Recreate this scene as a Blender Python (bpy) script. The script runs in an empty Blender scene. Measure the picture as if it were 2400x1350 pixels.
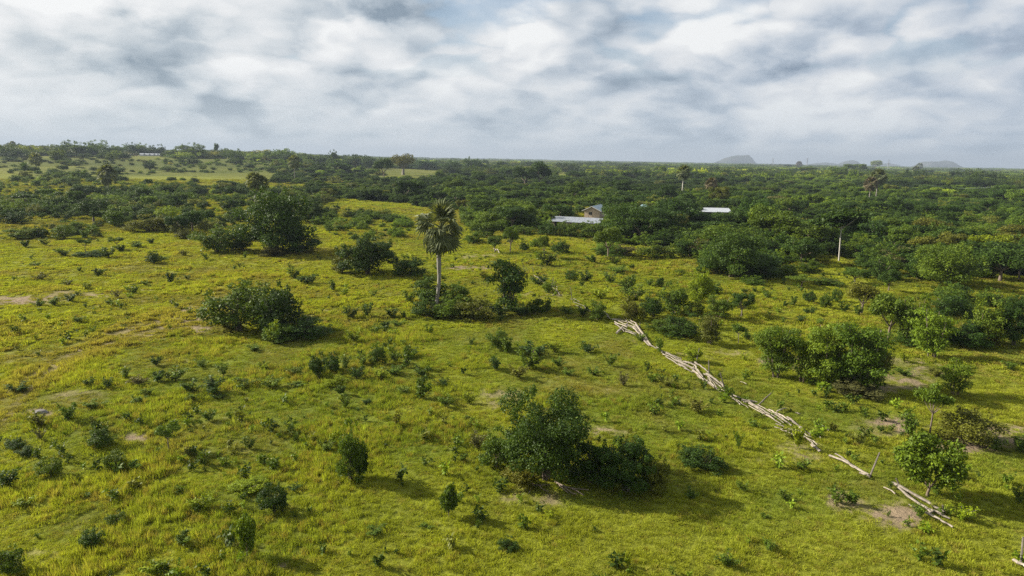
import bpy, math, random
import numpy as np
from mathutils import Vector, Matrix, Euler

SC = bpy.context.scene
COL = SC.collection
R_ = math.radians
rng = np.random.default_rng(7)
random.seed(7)

# ---------------------------------------------------------------- camera
CAM_H = 19.0
FPX = 1600.0                      # focal length in photo pixels (2400 wide)
_n = Vector((0.0182, 1.0, 0.1900)).normalized()          # world up seen in camera axes
_f = Vector((0, 0, -1)); _f = (_f - _f.dot(_n) * _n).normalized()   # forward on the ground
_x = _f.cross(_n).normalized()
ROT = Matrix((_x, _f, _n))        # camera axes -> world axes
cd = bpy.data.cameras.new('camera'); cam = bpy.data.objects.new('camera', cd); COL.objects.link(cam)
cd.sensor_width = 36.0; cd.lens = 36.0 * FPX / 2400.0
cd.clip_start = 0.5; cd.clip_end = 60000.0
cam.matrix_world = Matrix.Translation((0, 0, CAM_H)) @ ROT.to_4x4()
SC.camera = cam
RN = np.array(ROT)

# ---------------------------------------------------------------- light, sky, exposure
SUN_EL, SUN_AZ = R_(29.0), R_(-75.0)      # azimuth from +Y (view) towards +X
sdir = Vector((math.sin(SUN_AZ) * math.cos(SUN_EL), math.cos(SUN_AZ) * math.cos(SUN_EL), math.sin(SUN_EL)))
sl = bpy.data.lights.new('sun', 'SUN'); sl.energy = 5.0; sl.angle = R_(0.53); sl.color = (1.0, 0.93, 0.80)
so = bpy.data.objects.new('sun', sl); COL.objects.link(so)
so.rotation_euler = (-sdir).to_track_quat('-Z', 'Y').to_euler()

W = bpy.data.worlds.new('World'); SC.world = W; W.use_nodes = True
def build_world():
    nt = W.node_tree; N = nt.nodes; L = nt.links
    N.clear()
    def nd(t, **k):
        n = N.new(t)
        for a, b in k.items(): setattr(n, a, b)
        return n
    def mth(op, a, b=None, c=None, clamp=False):
        n = nd('ShaderNodeMath', operation=op, use_clamp=clamp)
        for i, v in enumerate((a, b, c)):
            if v is None: continue
            if isinstance(v, (int, float)): n.inputs[i].default_value = v
            else: L.new(v, n.inputs[i])
        return n.outputs[0]
    def vmul(v, s):
        n = nd('ShaderNodeVectorMath', operation='MULTIPLY'); L.new(v, n.inputs[0]); n.inputs[1].default_value = s
        return n.outputs[0]
    def ramp(v, stops, interp='LINEAR'):
        n = nd('ShaderNodeValToRGB'); n.color_ramp.interpolation = interp
        e = n.color_ramp.elements
        while len(e) < len(stops): e.new(0.5)
        for q, (p, c) in zip(e, stops):
            q.position = p; q.color = c if len(c) == 4 else (*c, 1)
        L.new(v, n.inputs[0]); return n.outputs[0]
    def mix(f, a, b):
        n = nd('ShaderNodeMix', data_type='RGBA')
        for s, v in ((n.inputs[0], f), (n.inputs[6], a), (n.inputs[7], b)):
            if isinstance(v, (int, float)): s.default_value = v
            elif isinstance(v, tuple): s.default_value = (*v, 1)
            else: L.new(v, s)
        return n.outputs[2]
    sky = nd('ShaderNodeTexSky', sky_type='NISHITA', sun_disc=False)
    sky.sun_elevation = SUN_EL; sky.sun_rotation = SUN_AZ
    sky.altitude = 100; sky.air_density = 1.0; sky.dust_density = 1.2; sky.ozone_density = 1.0
    bg1 = nd('ShaderNodeBackground'); L.new(sky.outputs[0], bg1.inputs[0]); bg1.inputs[1].default_value = 0.055
    tc = nd('ShaderNodeTexCoord')
    sp = nd('ShaderNodeSeparateXYZ'); L.new(tc.outputs['Generated'], sp.inputs[0])
    z = mth('MAXIMUM', sp.outputs[2], 0.0)
    den = mth('ADD', z, 0.42)
    pn = nd('ShaderNodeCombineXYZ')
    L.new(mth('DIVIDE', sp.outputs[0], den), pn.inputs[0]); L.new(mth('DIVIDE', sp.outputs[1], den), pn.inputs[1]); L.new(mth('DIVIDE', mth('MULTIPLY', z, 1.6), den), pn.inputs[2])
    # puffy height field: broad noise with two sizes of rounded cells on it
    dn = nd('ShaderNodeTexNoise', noise_dimensions='3D'); L.new(pn.outputs[0], dn.inputs['Vector']); dn.inputs['Scale'].default_value = 5.0; dn.inputs['Detail'].default_value = 5
    ds = nd('ShaderNodeVectorMath', operation='SUBTRACT'); L.new(dn.outputs['Color'], ds.inputs[0]); ds.inputs[1].default_value = (.5, .5, .5)
    dz = nd('ShaderNodeVectorMath', operation='SCALE'); L.new(ds.outputs[0], dz.inputs[0]); dz.inputs['Scale'].default_value = 0.20
    def height(off):
        a = nd('ShaderNodeVectorMath', operation='ADD'); L.new(pn.outputs[0], a.inputs[0]); a.inputs[1].default_value = off
        n = nd('ShaderNodeTexNoise', noise_dimensions='3D'); L.new(a.outputs[0], n.inputs['Vector'])
        n.inputs['Scale'].default_value = 2.3; n.inputs['Detail'].default_value = 7; n.inputs['Roughness'].default_value = 0.47
        b = nd('ShaderNodeVectorMath', operation='ADD'); L.new(a.outputs[0], b.inputs[0]); L.new(dz.outputs[0], b.inputs[1])
        h = n.outputs[0]
        for sc, w in ((4.6, .34), (10.0, .20)):
            v = nd('ShaderNodeTexVoronoi', feature='F1'); L.new(b.outputs[0], v.inputs['Vector']); v.inputs['Scale'].default_value = sc
            h = mth('ADD', h, mth('MULTIPLY', mth('SUBTRACT', 0.30, mth('MULTIPLY', v.outputs['Distance'], v.outputs['Distance'])), w))
        return h
    def blob(px, py, rx, ry, tilt=0.0, p=1.0):
        """soft cloud mass round one direction of the sky"""
        d = RN @ np.array([(px - 1200) / FPX, -(py - 675) / FPX, -1.0]); d /= np.linalg.norm(d)
        r = np.cross(d, (0, 0, 1)); r /= np.linalg.norm(r); u = np.cross(r, d)
        ca, sa = math.cos(tilt), math.sin(tilt)
        a = r * ca + u * sa; b = -r * sa + u * ca
        sx, sy = rx / FPX, ry / FPX
        outs = []
        for ax, s in ((a, sx), (b, sy)):
            n = nd('ShaderNodeVectorMath', operation='DOT_PRODUCT'); L.new(wc, n.inputs[0]); n.inputs[1].default_value = tuple(ax)
            outs.append(mth('POWER', mth('ABSOLUTE', mth('DIVIDE', n.outputs['Value'], s)), 2.0))
        n = nd('ShaderNodeVectorMath', operation='DOT_PRODUCT'); L.new(wc, n.inputs[0]); n.inputs[1].default_value = tuple(d)
        fr = mth('GREATER_THAN', n.outputs['Value'], 0.0)
        g = mth('POWER', 2.718, mth('MULTIPLY', mth('ADD', outs[0], outs[1]), -1.0))
        return mth('MULTIPLY', g, fr)
    # direction warped by noise so that the cloud masses get ragged outlines
    wn = nd('ShaderNodeTexNoise', noise_dimensions='3D'); L.new(vmul(tc.outputs['Generated'], (1, 1, 1.8)), wn.inputs['Vector'])
    wn.inputs['Scale'].default_value = 5.5; wn.inputs['Detail'].default_value = 8; wn.inputs['Roughness'].default_value = 0.62
    sb = nd('ShaderNodeVectorMath', operation='SUBTRACT'); L.new(wn.outputs['Color'], sb.inputs[0]); sb.inputs[1].default_value = (.5, .5, .5)
    sc_ = nd('ShaderNodeVectorMath', operation='SCALE'); L.new(sb.outputs[0], sc_.inputs[0]); sc_.inputs['Scale'].default_value = 0.20
    ad = nd('ShaderNodeVectorMath', operation='ADD'); L.new(tc.outputs['Generated'], ad.inputs[0]); L.new(sc_.outputs[0], ad.inputs[1])
    wc = ad.outputs[0]
    big = height((3.1, 1.7, 0.3))
    lit = height((3.1 - .045, 1.7, 0.3 + .075))
    far_ = height((3.1 - .08, 1.7, 0.3 + .19))
    shade = mth('ADD', mth('MULTIPLY', mth('SUBTRACT', big, lit), .9), mth('MULTIPLY', mth('SUBTRACT', big, far_), .55))
    darks = [(375, 95, 105, 62, 0.1, .95), (250, 165, 150, 40, -.1, .35), (560, 215, 110, 30, -.3, .40), (790, 140, 75, 50, -.4, .55),
             (890, 5, 150, 30, 0, .9), (1410, 30, 130, 50, .2, .62), (1830, 95, 150, 38, .05, .72), (1390, 150, 90, 30, -.2, .40),
             (2330, 95, 130, 28, .25, .42), (2120, 240, 170, 22, .2, .30), (1640, 190, 120, 26, 0, .22), (1130, 130, 110, 40, 0, .28),
             (170, 60, 70, 45, 0, .25), (620, 60, 60, 40, 0, .15), (2150, 30, 90, 24, .3, .25), (1000, 240, 200, 18, 0, .16)]
    lights = [(1080, 30, 110, 40, 0, .6), (60, 40, 130, 60, 0, .9), (230, 30, 120, 40, .2, .5), (680, 110, 60, 38, .3, .8), (780, 60, 50, 24, 0, .5), (1250, 60, 110, 50, 0, .45),
              (1620, 50, 70, 60, 0, .65), (2060, 110, 170, 34, .3, .55), (2330, 40, 80, 30, .3, .5), (1290, 210, 60, 34, .1, .45), (1810, 170, 60, 26, .4, .4),
              (60, 170, 150, 50, -.2, .5), (470, 175, 90, 24, 0, .4), (900, 110, 60, 40, 0, .45), (1680, 285, 60, 12, .1, .3), (1540, 235, 40, 16, .3, .35), (2000, 240, 120, 22, .25, .3)]
    dsum = None
    for (a, b, c, d, t, p) in darks:
        v = mth('MULTIPLY', blob(a, b, c, d, t), p); dsum = v if dsum is None else mth('ADD', dsum, v)
    lsum = None
    for (a, b, c, d, t, p) in lights:
        v = mth('MULTIPLY', blob(a, b, c, d, t), p); lsum = v if lsum is None else mth('ADD', lsum, v)
    # brightness of the cloud deck
    br = mth('MULTIPLY_ADD', shade, 1.65, 0.62)
    br = mth('ADD', br, mth('MULTIPLY', mth('SUBTRACT', 0.55, big), 0.55))
    br = mth('SUBTRACT', br, mth('MULTIPLY', dsum, 0.55))
    br = mth('ADD', br, mth('MULTIPLY', lsum, 0.20))
    # warmer and brighter towards the sun side, cooler away from it
    side = mth('MULTIPLY_ADD', sp.outputs[0], -0.5, 0.5, clamp=True)     # 1 = left
    colL = ramp(br, [(0.0, (0.26, 0.33, 0.38)), (0.30, (0.50, 0.56, 0.59)), (0.55, (0.72, 0.755, 0.76)), (0.80, (0.87, 0.88, 0.88)), (1.0, (0.95, 0.955, 0.95))])
    colR = ramp(br, [(0.0, (0.25, 0.32, 0.43)), (0.30, (0.38, 0.46, 0.58)), (0.55, (0.54, 0.60, 0.69)), (0.80, (0.70, 0.73, 0.77)), (1.0, (0.84, 0.86, 0.87))])
    cc = mix(side, colR, colL)
    # the deck thins to an even veil near the horizon
    veil = ramp(z, [(0.0, (1, 1, 1)), (0.04, (0.58,) * 3), (0.12, (0.0,) * 3)])
    hz = mix(side, (0.45, 0.54, 0.65), (0.66, 0.72, 0.735))
    vf = mth('MULTIPLY', veil, 0.8)
    cc = mix(vf, cc, hz)
    bg2 = nd('ShaderNodeBackground'); L.new(cc, bg2.inputs[0]); bg2.inputs[1].default_value = 0.42
    cover = ramp(mth('ADD', big, mth('MULTIPLY', mth('ADD', dsum, lsum), 0.2)),
                 [(0.34, (0.40,) * 3), (0.48, (1, 1, 1))])
    cover = mth('MAXIMUM', cover, ramp(z, [(0.10, (1, 1, 1)), (0.22, (0.0,) * 3)]))
    ms = nd('ShaderNodeMixShader'); L.new(cover, ms.inputs[0]); L.new(bg1.outputs[0], ms.inputs[1]); L.new(bg2.outputs[0], ms.inputs[2])
    o = nd('ShaderNodeOutputWorld'); L.new(ms.outputs[0], o.inputs[0])
build_world()
W.cycles.sampling_method = 'MANUAL'; W.cycles.sample_map_resolution = 512

vs = SC.view_settings; vs.view_transform = 'Standard'; vs.look = 'None'; vs.exposure = 1.3; vs.gamma = 1.0; vs.use_curve_mapping = False
cy = SC.cycles
cy.max_bounces = 5; cy.diffuse_bounces = 2; cy.glossy_bounces = 1; cy.transmission_bounces = 3; cy.transparent_max_bounces = 8; cy.volume_bounces = 0
cy.use_denoising = False; cy.denoiser = 'OPENIMAGEDENOISE'; cy.denoising_input_passes = 'RGB_ALBEDO_NORMAL'; cy.denoising_prefilter = 'ACCURATE'; cy.caustics_reflective = False; cy.caustics_refractive = False
cy.pixel_filter_type = 'BLACKMAN_HARRIS'; cy.filter_width = 1.5

# ---------------------------------------------------------------- noise and terrain (plain numpy)
def _hash(ix, iy, seed):
    h = (ix.astype(np.int64) * 374761393 + iy.astype(np.int64) * 668265263 + seed * 1442695041) & 0xFFFFFFFF
    h = ((h ^ (h >> 13)) * 1274126177) & 0xFFFFFFFF
    return ((h ^ (h >> 16)) & 0xFFFFFF) / float(0xFFFFFF)
def vnoise(x, y, seed=0):
    x = np.asarray(x, float); y = np.asarray(y, float)
    ix = np.floor(x); iy = np.floor(y); fx = x - ix; fy = y - iy
    fx = fx * fx * (3 - 2 * fx); fy = fy * fy * (3 - 2 * fy)
    a = _hash(ix, iy, seed); b = _hash(ix + 1, iy, seed); c = _hash(ix, iy + 1, seed); d = _hash(ix + 1, iy + 1, seed)
    return (a * (1 - fx) + b * fx) * (1 - fy) + (c * (1 - fx) + d * fx) * fy
def fbm(x, y, s, oct=4, seed=0):
    t = 0; a = .5; n = 0
    for i in range(oct):
        t = t + a * vnoise(np.asarray(x) / s, np.asarray(y) / s, seed + i * 17); n += a; a *= .5; s *= .5
    return t / n
def sst(a, b, x):
    t = np.clip((np.asarray(x, float) - a) / (b - a), 0, 1); return t * t * (3 - 2 * t)
def terr(x, y):
    x = np.asarray(x, float); y = np.asarray(y, float)
    r = np.hypot(x, y); u = -x / np.maximum(np.abs(y), 1.0)
    rise = 13.4 * sst(420, 1050, r) * sst(0.10, 0.42, u) * (y > 0)
    low = (fbm(x, y, 90, 3, 5) - .5) * 1.6 * sst(60, 300, r)
    mic = (fbm(x, y, 2.6, 3, 9) - .5) * 0.30 * (1 - sst(80, 260, r))
    return rise + low + mic
def terr_s(x, y): return float(terr(np.array([x]), np.array([y]))[0])
def proj(x, y, z):
    p = np.stack([np.asarray(x, float), np.asarray(y, float), np.asarray(z, float) - CAM_H])
    c = RN.T @ p.reshape(3, -1)
    w = np.where(-c[2] > .1, -c[2], .1)
    return 1200 + FPX * c[0] / w, 675 - FPX * c[1] / w
def ray(px, py):
    d = RN @ np.array([(px - 1200) / FPX, -(py - 675) / FPX, -1.0]); return d
_TS = np.geomspace(15, 9000, 900)
def G(px, py):
    """ground point seen at a photo position"""
    d = ray(px, py)
    P = d[None] * _TS[:, None]
    h = CAM_H + P[:, 2] - terr(P[:, 0], P[:, 1])
    k = np.argmax(h < 0)
    if h[k] >= 0: k = len(_TS) - 1
    lo, hi = _TS[max(k - 1, 0)], _TS[k]
    for _ in range(12):
        m = (lo + hi) / 2; q = d * m
        if CAM_H + q[2] - terr_s(q[0], q[1]) < 0: hi = m
        else: lo = m
    q = d * hi
    if px < 640 and py > 340 and np.hypot(q[0], q[1]) > 1250: q = d / np.hypot(d[0], d[1]) * 1110     # things that stand on the near ridge
    return Vector((q[0], q[1], terr_s(q[0], q[1])))
def depth(p): return -((RN.T @ np.array([p[0], p[1], p[2] - CAM_H]))[2])
def px2m(p): return depth(p) / FPX
def at_depth(px, py, D):
    q = ray(px, py) * D; return Vector((q[0], q[1], q[2] + CAM_H))
def height_to(base, py_top):
    """height above base of the point over it that shows at py_top"""
    lo, hi = 0.0, 200.0
    for _ in range(30):
        m = (lo + hi) / 2
        if proj(base[0], base[1], base[2] + m)[1][0] > py_top: lo = m
        else: hi = m
    return lo

# ---------------------------------------------------------------- materials
def new_mat(name):
    m = bpy.data.materials.new(name); m.use_nodes = True; nt = m.node_tree; nt.nodes.clear(); return m, nt.nodes, nt.links
def mathn(N, L, op, a, b=None, clamp=False):
    n = N.new('ShaderNodeMath'); n.operation = op; n.use_clamp = clamp
    for i, v in enumerate((a, b)):
        if v is None: continue
        if isinstance(v, (int, float)): n.inputs[i].default_value = v
        else: L.new(v, n.inputs[i])
    return n.outputs[0]
def mixn(N, L, f, a, b, bt='MIX'):
    n = N.new('ShaderNodeMix'); n.data_type = 'RGBA'; n.blend_type = bt
    for s, v in ((n.inputs[0], f), (n.inputs[6], a), (n.inputs[7], b)):
        if isinstance(v, (int, float)): s.default_value = v
        elif isinstance(v, tuple): s.default_value = (*v[:3], 1)
        else: L.new(v, s)
    return n.outputs[2]
def noisen(N, L, vec, scale, det=4, rough=.55):
    n = N.new('ShaderNodeTexNoise'); n.inputs['Scale'].default_value = scale; n.inputs['Detail'].default_value = det
    n.inputs['Roughness'].default_value = rough
    if vec is not None: L.new(vec, n.inputs['Vector'])
    return n.outputs[0]

def leaf_mat(name, dark, mid, young, trans=0.22, instanced=False):
    m, N, L = new_mat(name)
    at = N.new('ShaderNodeAttribute'); at.attribute_name = 'lv'
    oi = N.new('ShaderNodeObjectInfo')
    rp = N.new('ShaderNodeValToRGB'); e = rp.color_ramp.elements; e.new(.5); e.new(.9)
    for q, (p, c) in zip(e, ((0, dark), (.55, mid), (.86, tuple(.6 * a + .4 * b for a, b in zip(mid, young))), (1, young))):
        q.position = p; q.color = (*c, 1)
    v = mathn(N, L, 'ADD', at.outputs['Fac'], mathn(N, L, 'MULTIPLY', mathn(N, L, 'SUBTRACT', oi.outputs['Random'], .5), .35), True)
    L.new(v, rp.inputs[0])
    if instanced:
        ia = N.new('ShaderNodeAttribute'); ia.attribute_type = 'INSTANCER'; ia.attribute_name = 'col'
        col = mixn(N, L, 1.0, rp.outputs[0], ia.outputs['Color'], 'MULTIPLY')
    else:
        col = mixn(N, L, 1.0, rp.outputs[0], oi.outputs['Color'], 'MULTIPLY')
    d = N.new('ShaderNodeBsdfPrincipled'); L.new(col, d.inputs['Base Color']); d.inputs['Roughness'].default_value = .55
    d.inputs['Specular IOR Level'].default_value = .12
    t = N.new('ShaderNodeBsdfTranslucent')
    L.new(mixn(N, L, 1.0, col, (1.6, 1.5, .4), 'MULTIPLY'), t.inputs[0])
    ms = N.new('ShaderNodeMixShader'); ms.inputs[0].default_value = trans
    L.new(d.outputs[0], ms.inputs[1]); L.new(t.outputs[0], ms.inputs[2])
    o = N.new('ShaderNodeOutputMaterial'); L.new(ms.outputs[0], o.inputs[0]); return m
LEAF_C = dict(
    dark=((.020, .040, .006), (.040, .076, .009), (.090, .140, .014)),
    mid=((.042, .072, .007), (.082, .127, .011), (.150, .205, .016)),
    bright=((.095, .130, .006), (.175, .225, .008), (.280, .320, .012)),
    feather=((.048, .082, .006), (.098, .150, .009), (.165, .225, .014)),
    olive=((.060, .066, .009), (.112, .118, .013), (.165, .170, .022)),
    grey=((.072, .070, .024), (.118, .114, .036), (.160, .160, .045)))
LEAF = {k: leaf_mat('leaf_' + k, *v) for k, v in LEAF_C.items()}
LEAF_I = leaf_mat('leaf_scattered', *LEAF_C['mid'], instanced=True)
M_FROND = leaf_mat('palm_frond', (.06, .075, .03), (.12, .14, .055), (.22, .23, .11), .25)
M_DEADF = leaf_mat('dead_frond', (.060, .040, .020), (.130, .092, .048), (.210, .160, .090), .10)

def bark_mat(name, a, b, scale=6.0):
    m, N, L = new_mat(name)
    tc = N.new('ShaderNodeTexCoord'); mp = N.new('ShaderNodeMapping'); L.new(tc.outputs['Object'], mp.inputs[0]); mp.inputs['Scale'].default_value = (1, 1, .35)
    n1 = noisen(N, L, mp.outputs[0], scale, 6, .65)
    d = N.new('ShaderNodeBsdfPrincipled'); d.inputs['Roughness'].default_value = .85
    rp = N.new('ShaderNodeValToRGB'); rp.color_ramp.elements[0].position = .35; rp.color_ramp.elements[0].color = (*a, 1)
    rp.color_ramp.elements[1].position = .65; rp.color_ramp.elements[1].color = (*b, 1); L.new(n1, rp.inputs[0])
    oi = N.new('ShaderNodeObjectInfo'); L.new(mixn(N, L, 1.0, rp.outputs[0], oi.outputs['Color'], 'MULTIPLY'), d.inputs['Base Color'])
    bp = N.new('ShaderNodeBump'); bp.inputs['Strength'].default_value = .5; bp.inputs['Distance'].default_value = .03; L.new(n1, bp.inputs['Height']); L.new(bp.outputs[0], d.inputs['Normal'])
    o = N.new('ShaderNodeOutputMaterial'); L.new(d.outputs[0], o.inputs[0]); return m
M_BARK = bark_mat('bark_brown', (.07, .052, .038), (.19, .15, .11))
M_PALE = bark_mat('bark_pale', (.34, .32, .28), (.56, .53, .47), 3)
M_PALM = bark_mat('palm_bark', (.13, .115, .095), (.29, .27, .235), 5)
M_WOOD = bark_mat('weathered_wood', (.17, .14, .11), (.42, .37, .30), 5)
M_WOODD = bark_mat('dark_post_wood', (.06, .05, .042), (.16, .135, .11), 7)
M_TWIG = bark_mat('dry_branch', (.11, .085, .06), (.26, .20, .15), 5)

# field colours (albedo); the same function colours the ground sheet and each grass tuft
SOIL = [  # photo x, y, half width, half height, strength
    (30, 704, 120, 13, .9), (200, 690, 110, 9, .5), (330, 682, 60, 7, .35), (450, 748, 42, 9, .8), (470, 775, 36, 9, .7), (420, 768, 40, 8, .3), (350, 790, 80, 10, .28),
    (2090, 1215, 75, 32, 1), (2020, 1190, 50, 18, .7), (1960, 1170, 30, 30, .5), (1840, 850, 80, 24, .65), (2080, 895, 110, 26, .7), (2120, 850, 50, 14, .9),
    (2180, 870, 60, 14, .45), (2090, 1000, 90, 22, .7), (2280, 1040, 150, 24, .75), (2350, 1010, 70, 16, .7), (1850, 1070, 90, 16, .5), (1880, 1045, 60, 14, .35),
    (325, 1028, 34, 11, .8), (95, 970, 45, 10, .6), (190, 930, 70, 14, .35), (1420, 1012, 70, 13, .6), (1180, 935, 60, 28, .4), (1110, 628, 70, 10, .75), (1140, 600, 60, 8, .5),
    (765, 740, 60, 14, .35), (1330, 640, 40, 9, .3), (660, 1330, 20, 10, .8), (1250, 1170, 80, 22, .5), (1990, 800, 80, 14, .3), (1700, 830, 60, 14, .35),
    (1280, 690, 60, 10, .45), (1180, 562, 60, 8, .5), (560, 1290, 60, 20, .3), (80, 1310, 90, 22, .25), (1500, 800, 20, 8, .4), (700, 735, 40, 10, .5), (2200, 560, 60, 10, .4),
    (1335, 492, 40, 6, .6), (1700, 512, 40, 5, .4), (1900, 527, 22, 10, .7), (2340, 562, 50, 14, .6), (2070, 855, 26, 9, .5), (1590, 830, 30, 8, .4)]
GREENS = [(960, 1050, 170, 70, .8), (800, 1080, 90, 50, .8), (1850, 1180, 160, 60, .8), (1750, 1230, 160, 50, .6), (500, 930, 240, 40, .55), (300, 1000, 170, 40, .35), (1120, 880, 160, 50, .35),
          (640, 690, 120, 30, .2), (1180, 740, 240, 20, .9), (1560, 780, 200, 36, .7), (240, 770, 120, 16, .35), (90, 1120, 120, 50, .5), (1000, 960, 100, 30, .5), (1640, 1080, 120, 40, .6), (1400, 1170, 240, 30, .5),
          (2250, 790, 240, 40, .8), (1800, 720, 60, 20, .2), (1700, 690, 200, 14, .5), (1980, 940, 100, 30, .3), (700, 870, 250, 60, .3), (880, 1210, 200, 60, .35), (560, 1270, 120, 40, .5), (2330, 1180, 90, 26, .6)]
TRACKS = [[(0, 990), (90, 893), (165, 840), (300, 790), (480, 742), (560, 700)], [(0, 930), (120, 850), (250, 790), (420, 735), (520, 690)]]
DENSE = [  # polygons of thicket in the photograph: points, cover, tall share
    ([(0, 470), (120, 448), (260, 428), (420, 430), (600, 440), (760, 452), (800, 470), (700, 490), (560, 510), (480, 520), (420, 545), (290, 540), (170, 510), (0, 505)], .44, .30),
    ([(0, 424), (90, 404), (270, 412), (300, 430), (0, 468)], .42, .35),
    ([(700, 452), (860, 420), (1060, 412), (1180, 402), (1500, 415), (1800, 402), (2400, 408), (2400, 600), (2080, 596), (1950, 590), (1790, 600), (1660, 600), (1590, 580), (1460, 575), (1250, 545), (1110, 548), (1085, 500), (960, 478), (820, 470)], .90, .55), ([(1600, 585), (1790, 600), (2400, 600), (2400, 665), (2080, 640), (1950, 622), (1790, 640), (1660, 640)], .62, .35),
    ([(0, 505), (170, 510), (290, 540), (200, 560), (20, 556)], .28, .2),
    ([(430, 505), (560, 470), (560, 530), (440, 545)], .45, .3),
    ([(2000, 690), (2400, 690), (2400, 790), (2200, 770), (2080, 770)], .45, .2),
    ([(1960, 640), (2400, 640), (2400, 676), (2100, 676)], .45, .4),
    ([(760, 490), (960, 500), (960, 560), (800, 560), (740, 520)], .20, .0),
    ([(1110, 560), (1460, 590), (1640, 640), (1620, 700), (1440, 640), (1240, 610)], .15, .1),
    ([(560, 364), (1150, 376), (1180, 402), (1060, 398), (900, 393), (700, 388), (560, 376)], .95, .9),
    ([(0, 352), (160, 352), (160, 366), (0, 368)], .8, .9), ([(0, 370), (290, 371), (300, 390), (0, 392)], .55, .35), ([(120, 350), (290, 353), (290, 364), (120, 367)], .97, .95), ([(395, 358), (560, 362), (560, 372), (395, 370)], .8, .7), ([(0, 372), (300, 374), (640, 380), (640, 402), (300, 410), (0, 404)], .46, .28),
    ([(640, 392), (900, 410), (900, 424), (640, 430)], .5, .7),
    ([(1180, 378), (2400, 396), (2400, 408), (1180, 402)], .8, .5)]
CLEAR = [(1966, 612, 22, 14), (1378, 508, 26, 10), (1340, 492, 44, 7), (1690, 508, 30, 6), (1905, 528, 20, 11), (2330, 562, 44, 12), (2210, 575, 40, 8), (950, 418, 80, 9), (1320, 412, 60, 6), (1400, 405, 40, 4), (350, 396, 220, 8),
         (2050, 404, 120, 4), (2280, 408, 140, 4), (1880, 408, 40, 4), (100, 398, 160, 5), (1700, 520, 24, 5), (300, 436, 70, 6), (330, 485, 34, 8), (2180, 610, 60, 6), (60, 432, 60, 5), (1420, 508, 20, 6)]
def inpoly(px, py, poly):
    c = np.zeros(px.shape, bool); n = len(poly)
    for i in range(n):
        x1, y1 = poly[i]; x2, y2 = poly[(i + 1) % n]
        if y1 == y2: continue
        c ^= ((y1 > py) != (y2 > py)) & (px < (x2 - x1) * (py - y1) / (y2 - y1) + x1)
    return c
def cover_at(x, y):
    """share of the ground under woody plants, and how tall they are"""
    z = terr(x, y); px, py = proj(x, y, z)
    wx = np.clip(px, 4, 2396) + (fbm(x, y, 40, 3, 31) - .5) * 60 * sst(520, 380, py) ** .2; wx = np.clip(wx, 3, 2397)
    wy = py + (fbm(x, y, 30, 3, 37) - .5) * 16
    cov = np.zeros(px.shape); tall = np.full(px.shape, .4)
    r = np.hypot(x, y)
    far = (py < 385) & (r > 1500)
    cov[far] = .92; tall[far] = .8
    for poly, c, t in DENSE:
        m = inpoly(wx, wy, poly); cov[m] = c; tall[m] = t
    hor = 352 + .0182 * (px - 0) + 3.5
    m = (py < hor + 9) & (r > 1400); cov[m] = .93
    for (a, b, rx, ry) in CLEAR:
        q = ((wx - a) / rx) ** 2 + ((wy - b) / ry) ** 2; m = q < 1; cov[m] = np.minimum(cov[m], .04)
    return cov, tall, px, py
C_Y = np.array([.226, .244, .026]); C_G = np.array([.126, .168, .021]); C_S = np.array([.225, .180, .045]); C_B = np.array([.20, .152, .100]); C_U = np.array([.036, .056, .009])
def field(x, y):
    cov, tall, px, py = cover_at(x, y)
    n1 = fbm(x, y, 26, 4, 101); n2 = fbm(x, y, 5.5, 4, 131); n3 = fbm(x, y, 60, 3, 151); n4 = fbm(x, y, 1.3, 3, 171)
    g = sst(.44, .68, n1 * .45 + n2 * .55) * .75
    for (a, b, rx, ry, s) in GREENS:
        q = ((px - a) / rx) ** 2 + ((py - b) / ry) ** 2; g = np.maximum(g, s * np.exp(-q * 1.3) * (.45 + .9 * n2))
    g = np.clip(g, 0, 1)
    st = sst(.50, .72, n3 * .5 + n2 * .5 + .04 * sst(900, 560, py)) * .55
    s = np.zeros(px.shape)
    for (a, b, rx, ry, k) in SOIL:
        q = ((px + (n1 - .5) * 30 - a) / rx) ** 2 + ((py + (n2 - .5) * 14 - b) / ry) ** 2
        s = np.maximum(s, k * sst(1.5, .25, q) * (.35 + 1.0 * sst(.25, .6, n2 * .4 + n4 * .6)))
    for tr in TRACKS:
        for (x1, y1), (x2, y2) in zip(tr[:-1], tr[1:]):
            t = np.clip(((px - x1) * (x2 - x1) + (py - y1) * (y2 - y1)) / ((x2 - x1) ** 2 + (y2 - y1) ** 2), 0, 1)
            dd = np.hypot(px - x1 - t * (x2 - x1), py - y1 - t * (y2 - y1))
            s = np.maximum(s, .62 * sst(8, 2, dd + (n2 - .5) * 8)); st = np.maximum(st, .60 * sst(34, 8, dd))
    rare = sst(.68, .80, n2 * .5 + n4 * .5) * .28
    n6 = fbm(x, y, .7, 2, 199)
    s = np.clip(np.maximum(s, rare) * (.34 + .85 * sst(.30, .62, n4 * .5 + n6 * .5)), 0, 1)
    fv = sst(350, 700, np.hypot(x, y))[:, None]; q5 = sst(.42, .6, fbm(x, y, 110, 4, 191))[:, None]
    s[py < 470] *= .3
    c = C_Y[None] * (1 - g[:, None]) + C_G[None] * g[:, None]
    c = c * (1 - st[:, None]) + C_S[None] * st[:, None]
    c = c * (1 - fv * .65 * q5) + C_G[None] * .7 * fv * .65 * q5; c = c * (1 - .50 * fv) + np.array([.030, .022, .012]) * fv
    c = c * (1 - .35 * fv) + C_G[None] * .62 * .35 * fv
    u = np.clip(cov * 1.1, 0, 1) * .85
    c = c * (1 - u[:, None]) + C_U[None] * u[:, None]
    c = c * (.82 + .36 * n4[:, None])
    return c, s, cov, tall, px, py, g

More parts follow.
